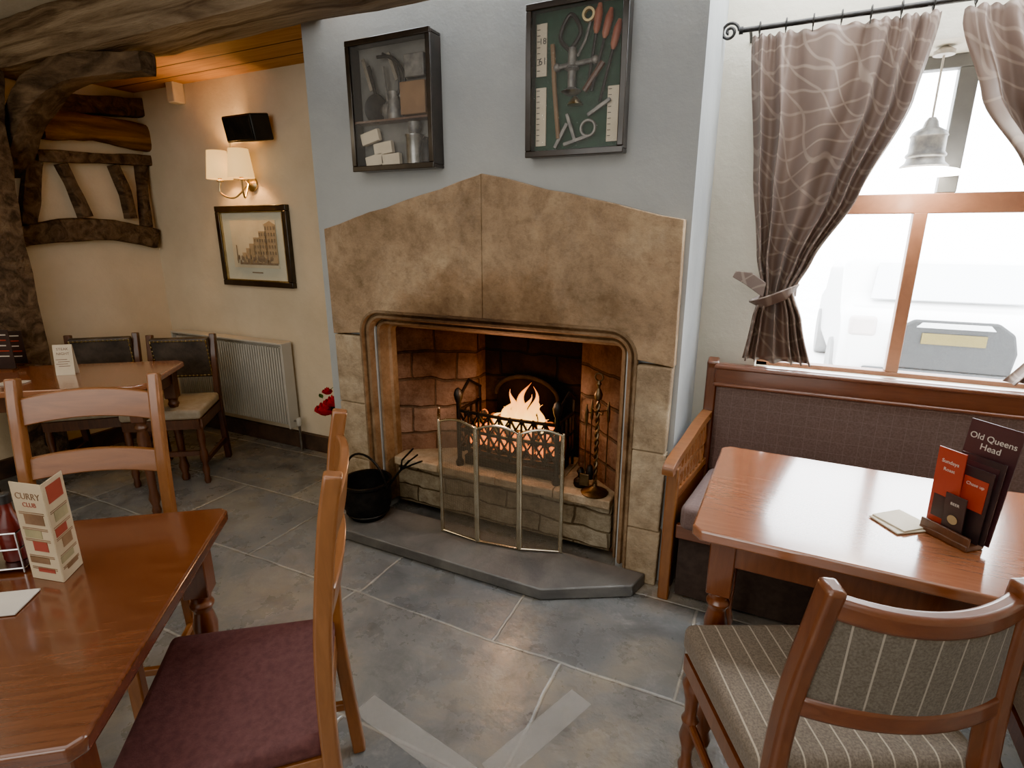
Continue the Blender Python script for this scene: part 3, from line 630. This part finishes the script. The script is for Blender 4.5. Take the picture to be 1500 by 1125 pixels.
# curtains
def interp(tb,z):
    for (z0,a),(z1,b_) in zip(tb,tb[1:]):
        if z<=z0 and z>=z1:
            t=(z0-z)/(z0-z1); t=t*t*(3-2*t)*.4+t*.6; return a+(b_-a)*t
    return tb[-1][1]
LE=[(2.3,-.225),(2.2,-.225),(1.74,-.170),(1.40,-.12),(1.26,-.085),(1.14,-.11),(.80,-.15)]
RE=[(2.3,.380),(2.2,.380),(1.95,.350),(1.63,.225),(1.39,.095),(1.26,.035),(1.14,.085),(.80,.195)]
LE2=[(2.3,.445),(2.2,.445),(1.95,.545),(1.715,.705),(1.42,.90),(1.27,.96),(1.14,.89),(.80,.70)]
RE2=[(2.3,1.22),(2.2,1.22),(1.74,1.16),(1.40,1.10),(1.26,1.06),(1.14,1.10),(.80,1.18)]
def curtain(mir,label):
    t=T('curtain',label,'curtain',(0,0,0),group=None)
    le,re=(LE2,RE2) if mir else (LE,RE)
    def fn(u,v):
        z=2.235-(2.235-.955)*v; l=interp(le,z); r=interp(re,z)
        x=l+(r-l)*u
        k=min(1,v*4); ph=2*PI*(5.5*u+.45*math.sin(u*7))
        amp=.010+.022*k
        y=2.60+amp*math.cos(ph)+(1-k)*.008*math.cos(ph*2.6)
        x+=.010*math.sin(ph)*k
        if v<.05: z+=.005*math.sin(ph*2.6)
        return Vector((x,y,z))
    MB().grid(fn,200,60).build('drape',curt,t,solid=.003,sharp=3,norm=True)
    cx_=1.01 if mir else -.028; sg=1 if mir else -1
    mb=MB(); mb.sweep([(cx_+.074*math.cos(a*PI/10),2.60+.058*math.sin(a*PI/10),1.235-sg*.035*math.cos(a*PI/10)) for a in range(20)],[(-.004,-.03),(.004,-.03),(.004,.03),(-.004,.03)],ref=(0,0,1),closed=True)
    mb.prism([(cx_+sg*a_,b_,c_) for a_,b_,c_ in ((.045,2.55,1.235),(.12,2.56,1.285),(.175,2.565,1.315),(.165,2.57,1.34),(.10,2.565,1.335),(.04,2.55,1.295))],(0,.012,0))
    mb.build('tieback',curt,t,bev=.003)
    for i in range(7):
        x=(.47+i*.118) if mir else (-.20+i*.092); g=MB().torus((x,2.60,2.262),.020,.003,'x',16); g.tube([(x,2.60,2.243),(x,2.60,2.225)],.002,6); g.build('curtain_ring',iron,t)
    return t
curtain(False,'brown leaf patterned curtain tied back at the left of the window')
curtain(True,'brown leaf patterned curtain cut off by the right of the photo')
rod=T('curtain_rod','black iron curtain pole with curled end above the window','curtain pole',(0,2.60,2.262))
MB().tube([(-.26,0,0),(1.30,0,0)],.010,12).build('pole',iron,rod)
mb=MB(); mb.tube([(-.26,0,0),(-.275,0,0)],.014,12)
mb.tube([(-.31+.035*(1-i/40)*math.cos(i*.32+0)*1.0,0,.0+.035*(1-i/40)*math.sin(i*.32)) for i in range(34)],.006,8); mb.build('finial',iron,rod)
for x in (-.235,1.27): MB().tube([(x,0,0),(x,.05,.0),(x,.11,-.02)],.006,8).build('bracket',iron,rod)
# ================= BENCH SETTLE
bn=T('settle_bench','long wooden settle bench with brown checked upholstery under the window','bench',(0,0,0))
X0,X1=-.31,1.6; XB=-.245
MB().box(((XB+X1)/2,2.585,.55),(X1-XB-.06,.03,.62)).build('back_board',redwood,bn)
MB().box(((XB+X1)/2,2.555,.635),(X1-XB-.05,.05,.42)).build('back_cushion',tweed,bn,bev=.02,seg=4)
MB().bar([(XB+.01,2.565,.885),(X1,2.565,.885)],.05,.105).build('top_rail',redwoodx,bn,bev=.012,seg=3)
MB().bar([(XB+.01,2.533,.925),(X1,2.533,.925)],.018,.018).build('rail_bead',redwoodx,bn,bev=.006)
MB().bar([(XB+.01,2.533,.845),(X1,2.533,.845)],.016,.016).build('rail_bead',redwoodx,bn,bev=.006)
MB().prism([(X0+.04,2.07,.345),(X1-.04,2.07,.345),(X1-.04,2.53,.345),(XB+.03,2.53,.345)],(0,0,.11)).build('seat_cushion',tweedy,bn,bev=.03,seg=4)
MB().box(((X0+X1)/2,2.10,.33),(X1-X0-.06,.03,.06)).build('seat_rail',redwoodx,bn,bev=.005)
MB().box(((X0+X1)/2,2.14,.16),(X1-X0-.08,.02,.29)).build('kick_panel',pm('kick',(.04,.028,.024),(.06,.042,.036),30,.8),bn)
for X,XBk in ((X0,XB),(X1,X1)):
    xa=lambda y:X+(XBk-X)*(y-2.11)/.465
    MB().bar(resamp([(XBk,2.575,0),(XBk,2.575,.6),(XBk,2.585,.88),(XBk,2.57,.95)],12),.05,.055,ref=(0,1,0)).build('back_post',redwood,bn,bev=.008)
    MB().bar([(X,2.11,0),(X,2.11,.60)],.045,.05,ref=(0,1,0)).build('front_post',oak,bn,bev=.006)
    MB().bar(resamp([(xa(y),y,z) for y,z in ((2.55,.70),(2.40,.685),(2.25,.655),(2.12,.635),(2.05,.615),(2.045,.59))],18),.045,.032,ref=(0,0,1)).build('armrest',oakx,bn,bev=.008,seg=3)
    mb=MB()
    for i in range(9):
        y=2.16+i*.044; xx=xa(y)
        mb.lathe([(.010,.45),(.016,.47),(.008,.50),(.016,.53),(.008,.56),(.015,.59),(.010,.62+.045*i/8)],(xx,y,0),10)
        for z in (.49,.54,.60):
            mb.bar([(xa(y-.022),y-.022,z),(xa(y+.022),y+.022,z+.03)],.012,.012); mb.bar([(xa(y+.022),y+.022,z),(xa(y-.022),y-.022,z+.03)],.012,.012)
    mb.bar([(xa(2.12),2.12,.47),(xa(2.56),2.56,.47)],.03,.03); mb.bar([(xa(2.12),2.12,.555),(xa(2.56),2.56,.575)],.02,.014); mb.build('carved_spindles',oak,bn)
    MB().prism([(xa(2.13)-.011,2.13,.02),(xa(2.13)+.011,2.13,.02),(xa(2.55)+.011,2.55,.02),(xa(2.55)-.011,2.55,.02)],(0,0,.42)).build('end_panel',redwood,bn)
# ================= TABLES
def tleg(mb,x,y,h,w=.065):
    mb.box((x,y,h-.09),(w,w,.18)); 
    r=w/2
    mb.lathe([(r*.62,.0),(r*.75,.02),(r*.55,.05),(r*.9,.09),(r*.6,.14),(r*.7,.30),(r*.98,h-.28),(r*.7,h-.235),(r*1.0,h-.215),(r*.75,h-.20),(r*.9,h-.18)],(x,y,0),20)
def table(label,L_,D_,loc,rz,mt,ml,cant=.05,grp=None,H_=.75,k=.07):
    t=T('pub_table',label,'table',(loc[0],loc[1],0),rz,grp)
    a,b_=L_/2,D_/2; c=cant
    pts=[(-a+c,-b_),(a-c,-b_),(a,-b_+c),(a,b_-c),(a-c,b_),(-a+c,b_),(-a,b_-c),(-a,-b_+c)]
    MB().prism([(x,y,H_-.032) for x,y in pts],(0,0,.032)).build('tabletop',mt,t,bev=.006,seg=3)
    for (cx,cy,dx,dy) in ((0,-b_+k,L_-2*k,.022),(0,b_-k,L_-2*k,.022),(-a+k,0,.022,D_-2*k),(a-k,0,.022,D_-2*k)):
        MB().box((cx,cy,H_-.032-.045),(dx,dy,.09)).build('apron',ml,t,bev=.003)
    for sx in(-1,1):
        for sy in(-1,1):
            mb=MB(); tleg(mb,sx*(a-k-.01),sy*(b_-k-.01),H_-.033); mb.build('leg',ml,t,bev=.003,seg=1,sharp=.8)
    return t
E1=Vector((math.cos(R(37)),math.sin(R(37)))); E2=Vector((-E1.y,E1.x))
c=Vector((-1.34,.92))-E1*.6-E2*.385
table('dark glossy wooden table in the left foreground',1.2,.77,(c.x,c.y),37,tablewood,redwood,.018)
c=Vector((-2.86,1.60))-E1*.6+E2*.30
table('wooden table in the far left corner by the timber post',1.2,.60,(c.x,c.y),37,tablewood2,dkwood,.05)
table('glossy reddish wooden table in front of the window bench',1.3,.66,(.51,1.69),-1,tablewood2,redwood,.025)
# ================= CHAIRS
def ladder(label,loc,rz,h=1.07):
    t=T('ladder_back_chair',label,'chair',(loc[0],loc[1],0),rz,None)
    MB().prism([(-.20,-.20,.425),(.20,-.20,.425),(.225,.21,.425),(-.225,.21,.425)],(0,0,.055)).build('seat',maroon,t,bev=.018,seg=4)
    mb=MB()
    mb.bar([(-.19,-.19,.395),(.19,-.19,.395)],.02,.06); mb.bar([(-.21,.19,.395),(.21,.19,.395)],.02,.06)
    for s in(-1,1): mb.bar([(s*.19,-.19,.395),(s*.21,.19,.395)],.02,.06)
    mb.build('seat_rail',oakx,t,bev=.003)
    for s in(-1,1):
        MB().bar(resamp([(s*.195,-.235,0),(s*.195,-.215,.25),(s*.195,-.205,.45),(s*.195,-.212,.70),(s*.195,-.24,.95),(s*.195,-.262,h)],24),.032,.036,ref=(0,1,0)).build('back_post',oak,t,bev=.006,seg=3)
        MB().bar([(s*.20,.18,0),(s*.20,.18,.425)],.036,.036,ref=(0,1,0)).build('front_leg',oak,t,bev=.005)
        MB().bar([(s*.195,-.21,.17),(s*.20,.17,.17)],.018,.024).build('stretcher',oak,t,bev=.003)
    MB().bar([(-.195,0,.17),(.195,0,.17)],.018,.024).build('stretcher',oakx,t,bev=.003)
    for (z,hh,arch) in ((.965,.085,.020),(.785,.070,.014)):
        mb=MB(); N=14; rows=[]
        for i in range(N+1):
            u=i/N*2-1; y=-.215-(z-.72)*.12-.018*(1-u*u); x=u*.185
            zt=z+hh/2+arch*(1-u*u); zb=z-hh/2+arch*.8*(1-u*u)
            rows.append([mb.bm.verts.new(q) for q in ((x,y-.010,zb),(x,y+.010,zb),(x,y-.002,zt),(x,y-.022,zt))])
        for A,B in zip(rows,rows[1:]):
            for j in range(4): mb.bm.faces.new((A[j],A[(j+1)%4],B[(j+1)%4],B[j]))
        mb.bm.faces.new(rows[0]); mb.bm.faces.new(rows[-1]); mb.build('back_rail',oakx,t,bev=.004)
    return t
fc=ladder('oak chair with maroon seat, pulled up to the left foreground table, seen side on',(-1.035,.675),131)
dup(fc,(-1.765,.70,0),217,'oak ladder back chair tucked in at the far side of the left foreground table')
def stud(label,loc,rz):
    t=T('studded_chair',label,'chair',(loc[0],loc[1],0),rz,None)
    MB().prism([(-.2,-.2,.42),(.2,-.2,.42),(.225,.21,.42),(-.225,.21,.42)],(0,0,.06)).build('seat',beige,t,bev=.02,seg=4)
    mb=MB(); mb.bar([(-.19,-.19,.39),(.19,-.19,.39)],.025,.06); mb.bar([(-.21,.19,.39),(.21,.19,.39)],.025,.06)
    for s in(-1,1): mb.bar([(s*.19,-.19,.39),(s*.21,.19,.39)],.025,.06)
    mb.build('seat_rail',dkwood,t)
    for s in(-1,1):
        MB().bar(resamp([(s*.19,-.24,0),(s*.19,-.205,.40),(s*.19,-.22,.6),(s*.19,-.26,.86)],14),.036,.04,ref=(0,1,0)).build('back_post',dkwood,t,bev=.005)
        MB().lathe([(.014,0),(.020,.02),(.015,.05),(.022,.09),(.014,.13),(.024,.16),(.024,.20),(.016,.23),(.022,.30),(.018,.37)],(s*.20,.18,0),16).build('front_leg',dkwood,t)
        MB().bar([(s*.19,-.21,.14),(s*.20,.17,.14)],.02,.028).build('stretcher',dkwood,t)
    MB().bar([(-.2,.18,.20),(.2,.18,.20)],.02,.03).build('stretcher',dkwood,t)
    Mx=Matrix.Rotation(R(-9),3,'X')
    bp=MB().box((0,-.235,.71),(.35,.045,.27),Mx).build('back_pad',leather,t,bev=.012,seg=3)
    mb=MB(); Q=lambda x,z:Mx@Vector((x,.024,z))+Vector((0,-.235,.71))
    loop=[Q(-.165,-.12),Q(-.165,.12),Q(.165,.12),Q(.165,-.12)]
    mb.bar(loop+[loop[0]],.004,.004)
    for s in (-1,1):
        for i in range(15): mb.ball(Q(-.165+i*.33/14,s*.12),.006,seg=6)
        for i in range(9): mb.ball(Q(s*.165,-.11+i*.0275),.006,seg=6)
    mb.build('stud_trim',brass,bp)
    return t
sc=stud('dark studded leather chair with beige seat beside the radiator',(-3.34,2.03),215)
dup(sc,(-3.79,1.83,0),222,'dark studded leather chair with its back to the alcove corner')
# tub chair
tc=T('tub_chair','low wooden chair with striped wool seat and curved back in the right foreground','chair',(.186,1.266,0),26)
MB().prism([(-.235,-.195,.40),(.235,-.195,.40),(.26,.215,.40),(-.26,.215,.40)],(0,0,.085)).build('seat',stripe,tc,bev=.028,seg=5)
mb=MB(); mb.bar([(-.22,-.18,.375),(.22,-.18,.375)],.03,.05); mb.bar([(-.24,.19,.375),(.24,.19,.375)],.03,.05)
for s in(-1,1): mb.bar([(s*.22,-.18,.375),(s*.24,.19,.375)],.03,.05)
mb.build('seat_rail',redwood,tc)
for s in(-1,1):
    MB().bar(resamp([(s*.215,-.27,0),(s*.212,-.225,.25),(s*.207,-.207,.45),(s*.195,-.205,.65),(s*.175,-.222,.84),(s*.168,-.232,.915)],24),.036,.046,ref=(0,1,0)).build('back_post',redwood,tc,bev=.010,seg=3)
    MB().lathe([(.012,0),(.02,.015),(.022,.03),(.014,.05),(.016,.09),(.026,.13),(.018,.17),(.024,.19),(.016,.21),(.020,.26),(.030,.31),(.02,.335),(.026,.345),(.026,.37)],(s*.225,.18,0),20).build('front_leg',redwood,tc)
    MB().tube([(s*.212,-.22,.18),(s*.225,.17,.18)],.012,10).build('stretcher',redwood,tc)
def crv(z,bul,yo,hw,dip=0,n=18): return [((i/n*2-1)*hw,yo-bul*(1-(i/n*2-1)**2),z-dip*(1-(i/n*2-1)**2)) for i in range(n+1)]
MB().bar(crv(.872,.045,-.224,.168,.012),.032,.044,ref=(0,0,1)).build('top_rail',redwoodx,tc,bev=.010,seg=3)
MB().bar(crv(.645,.045,-.205,.190,.0),.034,.046,ref=(0,0,1)).build('lower_rail',redwoodx,tc,bev=.008,seg=3)
def bp(u,v):
    s=u*2-1; z=.655+.205*v; hw=.178-.022*v
    return Vector((s*hw,(-.205-.018*v)-.043*(1-s*s),z-.010*v*(1-s*s)))
MB().grid(bp,24,8).build('back_pad',stripeb,tc,solid=.03,sharp=3)
dup(tc,(.85,1.44,0),-4,'second striped wool chair, mostly cut off by the bottom right edge')
# ================= TABLE ITEMS
zt=.7505
MA=-48; ML=(.452,1.605)
mh=T('menu_holder','small dark wooden holder gripping menus on the window table','menu holder',(*ML,zt),MA)
MB().box((0,0,.008),(.12,.06,.016)).build('base',dkwood,mh,bev=.003)
for s in(-1,1): MB().box((0,s*.024,.024),(.12,.008,.024)).build('lip',dkwood,mh,bev=.002)
cardblk=pm('card_black',(.020,.014,.016),(.035,.022,.024),6,.45); cardbur=pm('card_burgundy',(.050,.020,.024),(.036,.015,.018),5,.45); cardred=pm('card_red',(.32,.035,.018),(.25,.025,.014),4,.45); cardwh=pm('card_white',(.55,.51,.45),None,4,.5)
def card(label,y,w_,h_,m,x=0,tilt=0,lines=(),tm=None,cat='menu',yaw=0):
    t=T('menu_card',label,cat,(0,0,0)); t.matrix_world=Matrix.Translation((*ML,zt))@Matrix.Rotation(R(MA+yaw),4,'Z')@Matrix.Translation((x,y,.017))@Matrix.Rotation(R(tilt),4,'X')
    MB().box((0,0,h_/2),(w_,.003,h_)).build('card',m,t)
    for (s_,z,sz) in lines: text(s_,sz,tm or cardwh,t,(0,-.0022,z),(R(90),0,0))
    return t
t=card('tall burgundy menu with pale lettering, rearmost in the window table holder',.016,.118,.290,cardbur,.018,-6,(('Old Queens',.245,.021),('Head',.222,.022)))
t=card('mid height dark menu card with burgundy panel in the window table holder',.007,.10,.210,cardblk,.022,-3)
MB().box((.0,-.0024,.17),(.08,.001,.05)).build('burgundy_block',cardbur,t)
t=card('black and red drinks menu in front of the taller dark menus',.0,.085,.185,cardblk,.020,-1,())
MB().box((.008,-.0024,.12),(.055,.001,.08)).build('red_block',cardred,t)
text('Chase up',.011,cardwh,t,(.008,-.003,.14),(R(90),0,0))
t=card('short red menu with white lettering at the front of the holder',-.009,.066,.215,cardred,-.026,2,(('Sundays',.178,.013),('Roast',.158,.012)))
MB().box((0,-.0024,.06),(.048,.001,.06)).build('dark_block',cardblk,t)
t=card('small black card with cream crest at the very front of the holder',-.017,.05,.11,cardblk,.010,4,(('BEER',.083,.010),))
mb=MB().lathe([(.012,0),(.012,.001)],(0,-.0025,.045),16,Matrix.Rotation(R(90),3,'X')); mb.build('crest',sepia,t)
p=W(1316,768,'z',zt)
cst=MB().box((0,0,.003),(.095,.095,.004)).build('coaster',paper,bev=.001); cst.location=(p.x,p.y,zt); cst.rotation_euler=(0,0,R(35)); tag(cst,'square cream beer mat on the window table, lower of two','beer mat')
cst=MB().box((0,0,.003),(.095,.095,.004)).build('coaster',paper,bev=.001); cst.location=(p.x+.008,p.y+.012,zt+.0045); cst.rotation_euler=(0,0,R(42)); tag(cst,'square pale beer mat on the window table, upper of two','beer mat')
# folded leaflet
P0=W(46,845,'z',zt); P1=W(94,853,'z',zt); P2=W(118,828,'z',zt)
lf=T('folded_leaflet','tall folded beige leaflet with coloured panels on the left foreground table','menu card',(P1.x,P1.y,zt))
cols=[pm('ink_red',(.28,.04,.025),None,9,.6),pm('ink_brown',(.12,.06,.03),(.25,.14,.07),9,.6),pm('ink_olive',(.18,.17,.09),(.33,.27,.14),9,.6)]
leafp=pm('leaflet_paper',(.46,.37,.25),(.38,.30,.19),6,.6)
for k,(Q_) in enumerate((P0,P2)):
    d=Vector((Q_.x-P1.x,Q_.y-P1.y,0)); wd_=.085 if k==0 else .075; d.normalize()
    ang=math.atan2(d.y,d.x) if k==1 else math.atan2(-d.y,-d.x)
    f=MB().box((wd_/2*(1 if k==1 else -1),0,.118),(wd_,.002,.235)).build('leaflet_panel',leafp,lf); f.rotation_euler=(0,0,ang)
    cx=wd_/2*(1 if k==1 else -1)
    if k==0:
        text('CURRY',.021,cols[1],f,(cx,-.0015,.198),(R(90),0,0)); text('CLUB',.015,cols[0],f,(cx,-.0015,.18),(R(90),0,0))
    hs=((.15,.03,1),(.115,.025,2),(.085,.03,0),(.05,.02,1),(.025,.012,0))
    for j,(z,h_,ci) in enumerate(hs):
        MB().box((cx-.012*(j%2)+.004,-.0015,z),(wd_*(.62-.08*(j%3)),.001,h_*.8)).build('printed_panel',cols[(ci+k)%3],f)
        for q_ in range(2): MB().box((cx,-.0015,z+h_*.55-.004*q_),(wd_*.8,.001,.0015)).build('text_line',cols[1],f)
    if k==1: MB().box((cx,-.0015,.205),(wd_*.7,.001,.04)).build('printed_panel',cols[0],f)
def tent(label,loc,rz,w_,h_,m,lines,tm,sz):
    t=T('tent_card',label,'menu card',loc,rz)
    for s in(-1,1):
        f=MB().box((0,0,h_/2),(w_,.002,h_)).build('card_panel',m,t); f.location=(0,s*.024,0); f.rotation_euler=(R(s*7.5),0,0)
        if s<0:
            z=h_-.03
            for ln,k in lines: text(ln,sz*k,tm,f,(0,-.0015,z),(R(90),0,0)); z-=sz*k*1.25
            for i in range(4): MB().box((-.01+.01*(i%2),-.0015,z-.012*i),(w_*.6,.001,.003)).build('text_line',tm,f)
    return t
p=W(100,548,'z',zt)
tent('small pale folded card standing on the far left corner table',(p.x,p.y,zt),40,.09,.165,paper,(('STEAK',1.1),('NIGHT',1.1)),redwood,.018)
# condiment caddy
p=W(0,826,'z',zt)
cd=T('condiment_caddy','chrome wire condiment caddy at the left edge of the foreground table','caddy',(p.x,p.y,zt),37)
mb=MB()
for z in (.012,.06,.10): mb.tube([(-.08,-.05,z),(.08,-.05,z),(.08,.05,z),(-.08,.05,z),(-.08,-.05,z)],.0025,6)
for x in(-.08,0,.08):
    for y in(-.05,.05): mb.tube([(x,y,.002),(x,y,.10)],.0025,6)
mb.build('wire_basket',steel,cd); MB().tube([(0,-.05,.10),(0,-.03,.26),(0,.03,.26),(0,.05,.10)],.003,6).build('handle',steel,cd)
MB().box((0,0,.012),(.158,.098,.003)).build('tray',steel,cd)
for i,(dx,lab,m) in enumerate(((-.04,'brown sauce bottle in the condiment caddy, left one',bottle),(.042,'dark red sauce bottle in the condiment caddy, right one',red))):
    v=Matrix.Rotation(R(37),3,'Z')@Vector((dx,0,.0145)); bt=T('sauce_bottle',lab,'bottle',(p.x+v.x,p.y+v.y,zt+v.z))
    MB().lathe([(.024,0),(.026,.004),(.026,.09),(.012,.12),(.011,.14)],(0,0,0),20).build('bottle_body',m,bt); MB().lathe([(.013,.14),(.013,.16),(.011,.162)],(0,0,0),16).build('cap',blackm,bt)
p=W(8,886,'z',zt)
o=MB().box((0,0,.003),(.085,.085,.004)).build('coaster',cardwh,bev=.001); o.location=(p.x,p.y,zt); o.rotation_euler=(0,0,R(37)); tag(o,'white square beer mat near the left edge of the foreground table','beer mat')
for i,(u,v,hh) in enumerate(((10,542,.22),(26,534,.19))):
    p=W(u,v,'z',zt); o=T('menu_card',('tall black menu at the far left edge of the corner table','slightly shorter black menu beside the tall one on the corner table')[i],'menu',(p.x,p.y,zt),30+i*8)
    MB().box((0,0,.004),(.10,.05,.008)).build('foot',dkwood,o); MB().box((0,0,hh/2+.008),(.11,.004,hh)).build('card',cardblk,o)
    for k in range(5): MB().box((0,-.003,hh-.02-k*.03),(.08-.01*(k%3),.001,.006)).build('text_line',cardred if k%2 else cardwh,o)
p=W(18,562,'z',zt); o=MB().box((0,0,.003),(.12,.09,.005)).build('napkin',cardwh,bev=.001); o.location=(p.x,p.y,zt); o.rotation_euler=(0,0,.5); tag(o,'white folded napkin on the far left corner table','napkin')
# ================= ROSE
p=W(481,594,'y',2.40)
vs=T('tall_vase','slim dark floor vase left of the fireplace','vase',(p.x+.045,2.40,0))
MB().lathe([(.04,0),(.043,.01),(.03,.03),(.02,.15),(.018,.35),(.022,.43),(.016,.48),(.02,.50)],(0,0,0),20).build('vase_body',iron,vs)
rs=T('red_rose','red silk rose spray left of the fireplace','flower',(p.x+.03,2.40,.48))
zr=p.z-.48
mb=MB(); mb.tube(resamp([(.015,0,0),(.02,0,zr*.5),(-.02,-.01,zr)],12),.003,6); mb.tube(resamp([(.02,0,zr*.6),(.06,0,zr),(.04,0,zr+.12),(-.01,0,zr+.10)],12),.002,6); mb.build('stem',green,rs)
def rose(cx,cy,cz,r,nm):
    mb=MB()
    for L_ in range(4):
        for k in range(5):
            a=2*PI*k/5+L_*.6; rr=r*(.25+.22*L_)
            def f(u,v,a=a,rr=rr,L_=L_):
                an=a+(u-.5)*1.5; q=rr*(.5+.6*v**.7); return Vector((cx+q*math.cos(an),cy+q*math.sin(an)*.9-.2*r,cz-.5*r+v*r*(1.25-.2*L_)*(1-.5*(2*u-1)**2)))
            mb.grid(f,5,4)
    mb.build(nm,redpet,rs,sharp=3)
rose(-.045,0,zr-.02,.068,'petals'); rose(.02,0,zr+.035,.055,'petals'); rose(-.03,.01,zr+.09,.035,'petals'); rose(.045,0,zr-.05,.035,'petals')
for (dx,dz,an) in ((.05,-.03,.3),(-.05,-.07,2.6),(.03,-.09,1),(-.06,.04,2),(.06,.07,.8)):
    mb=MB(); mb.grid(lambda u,v:Vector((dx+(u)*.06*math.cos(an),-.01+(v-.5)*.035*math.sin(PI*u)*1,zr+dz+u*.03*math.sin(an)+abs(v-.5)*.01)),6,4); mb.build('leaf',green,rs,sharp=3)
# ================= FLOOR CROSS
tape,nt,b=base('pale_tape'); b.inputs['Base Color'].default_value=(.50,.49,.47,1); b.inputs['Roughness'].default_value=.4; b.inputs['Alpha'].default_value=.28
fx=T('floor_cross','pale translucent cross marked on the stone floor','floor marking',(-.61,1.03,0),0)
o=MB().box((0,0,.0022),(.96,.085,.001)).build('strip',tape,fx); o.rotation_euler=(0,0,R(-9.6))
for s in(-1,1):
    o=MB().box((s*.25,0,.0022),(.40,.085,.001)).build('strip',tape,fx); o.rotation_euler=(0,0,R(69))
# ================= OUTSIDE
st(MB().box((4,18,-.25),(50,29.5,.1)).build('ground',pm('pavement',(.85,.85,.85),(.75,.75,.75),2,.8)))
car=T('parked_car','pale car with dark tailgate and yellow plate parked outside the window','car',(1.38,7.9,-.2))
silver=pm('car_silver',(.85,.86,.87),(.83,.84,.85),2,.3,coat=.6); cglass=pm('car_glass',(.68,.71,.74),(.64,.67,.7),2,.1,coat=.5)
prof_=[(-1.9,.35),(-1.93,.75),(-1.80,.98),(-1.55,1.05),(-1.25,1.45),(-.4,1.5),(.5,1.42),(1.05,1.02),(1.8,.85),(1.95,.6),(1.9,.3)]
mb=MB(); mb.prism([(-.85,y,z) for y,z in prof_],(1.7,0,0)); mb.build('body',silver,car,bev=.10,seg=5)
MB().prism([(-.62,-1.60,1.08),(.62,-1.60,1.08),(.56,-1.32,1.40),(-.56,-1.32,1.40)],(0,-.01,.01)).build('rear_window',cglass,car)
dk=pm('tailgate_dark',(.008,.010,.012),None,3,.6)
MB().prism([(x,-1.955,z) for x,z in ((-.44,.50),(.44,.50),(.46,.70),(.42,.86),(.30,.95),(-.30,.95),(-.42,.86),(-.46,.70))],(0,.06,0)).build('tailgate',dk,car,bev=.02)
MB().box((0,-1.955,.45),(1.3,.05,.10)).build('bumper',pm('bumper_dark',(.04,.045,.05),None,3,.6),car,bev=.03,seg=3)
MB().prism([(x,-1.962,z) for x,z in ((-.28,.885),(.28,.885),(.24,.93),(-.24,.93))],(0,.006,0)).build('badge_strip',cglass,car)
MB().box((0,-1.965,.79),(.46,.012,.095)).build('number_plate',pm('plate_yellow',(.085,.062,.003),None,3,.6),car)
for s in(-1,1): MB().box((s*.68,-1.88,.86),(.22,.10,.18)).build('tail_light',pm('tail',(.6,.54,.53),None,3,.5),car,bev=.03)
for s in(-1,1):
    for y in(-1.25,1.25): MB().lathe([(.20,-.1),(.31,-.1),(.32,-.05),(.32,.05),(.31,.1),(.2,.1)],(s*.78,y,.32),24,Matrix.Rotation(R(90),3,'Y')).build('wheel',pm('tyre',(.2,.2,.2),None,3,.7),car)
# ================= LIGHTS
wd=bpy.data.worlds.new('World'); S.world=wd; wd.use_nodes=True; bg=wd.node_tree.nodes['Background']; bg.inputs[0].default_value=(.95,.98,1,1); bg.inputs[1].default_value=32
def fill_area(loc,rot,sx,sy,e,c):
    l=bpy.data.lights.new('lamp','AREA'); l.shape='RECTANGLE'; l.size=sx; l.size_y=sy; l.energy=e; l.color=c; o=bpy.data.objects.new('lamp',l); C.objects.link(o); o.location=loc; o.rotation_euler=[R(a) for a in rot]; return o  # unseen fill light added to brighten the room, not a real lamp
fill_area((-.6,.0,2.58),(0,0,0),3,2.2,62,(1,.95,.88))  # added overhead fill
fill_area((-.8,-2.0,1.7),(86,0,0),3,1.6,86,(1,.96,.90))  # added fill at the rear wall, standing for windows behind the camera
fill_area((-3.4,.2,2.3),(0,0,0),1,1,24,(1,.82,.58))  # added warm fill for the left side
def pt(loc,e,c,r=.05):
    l=bpy.data.lights.new('bulb','POINT'); l.energy=e; l.color=c; l.shadow_soft_size=r; o=bpy.data.objects.new('bulb',l); C.objects.link(o); o.location=loc
pt((-1.14,2.25,.80),13,(1,.52,.27),.06)  # no bulb here: point light added for the fire's glow
pt((pd.x,2.78,pd.z-.20),4,(1,.88,.7),.03)
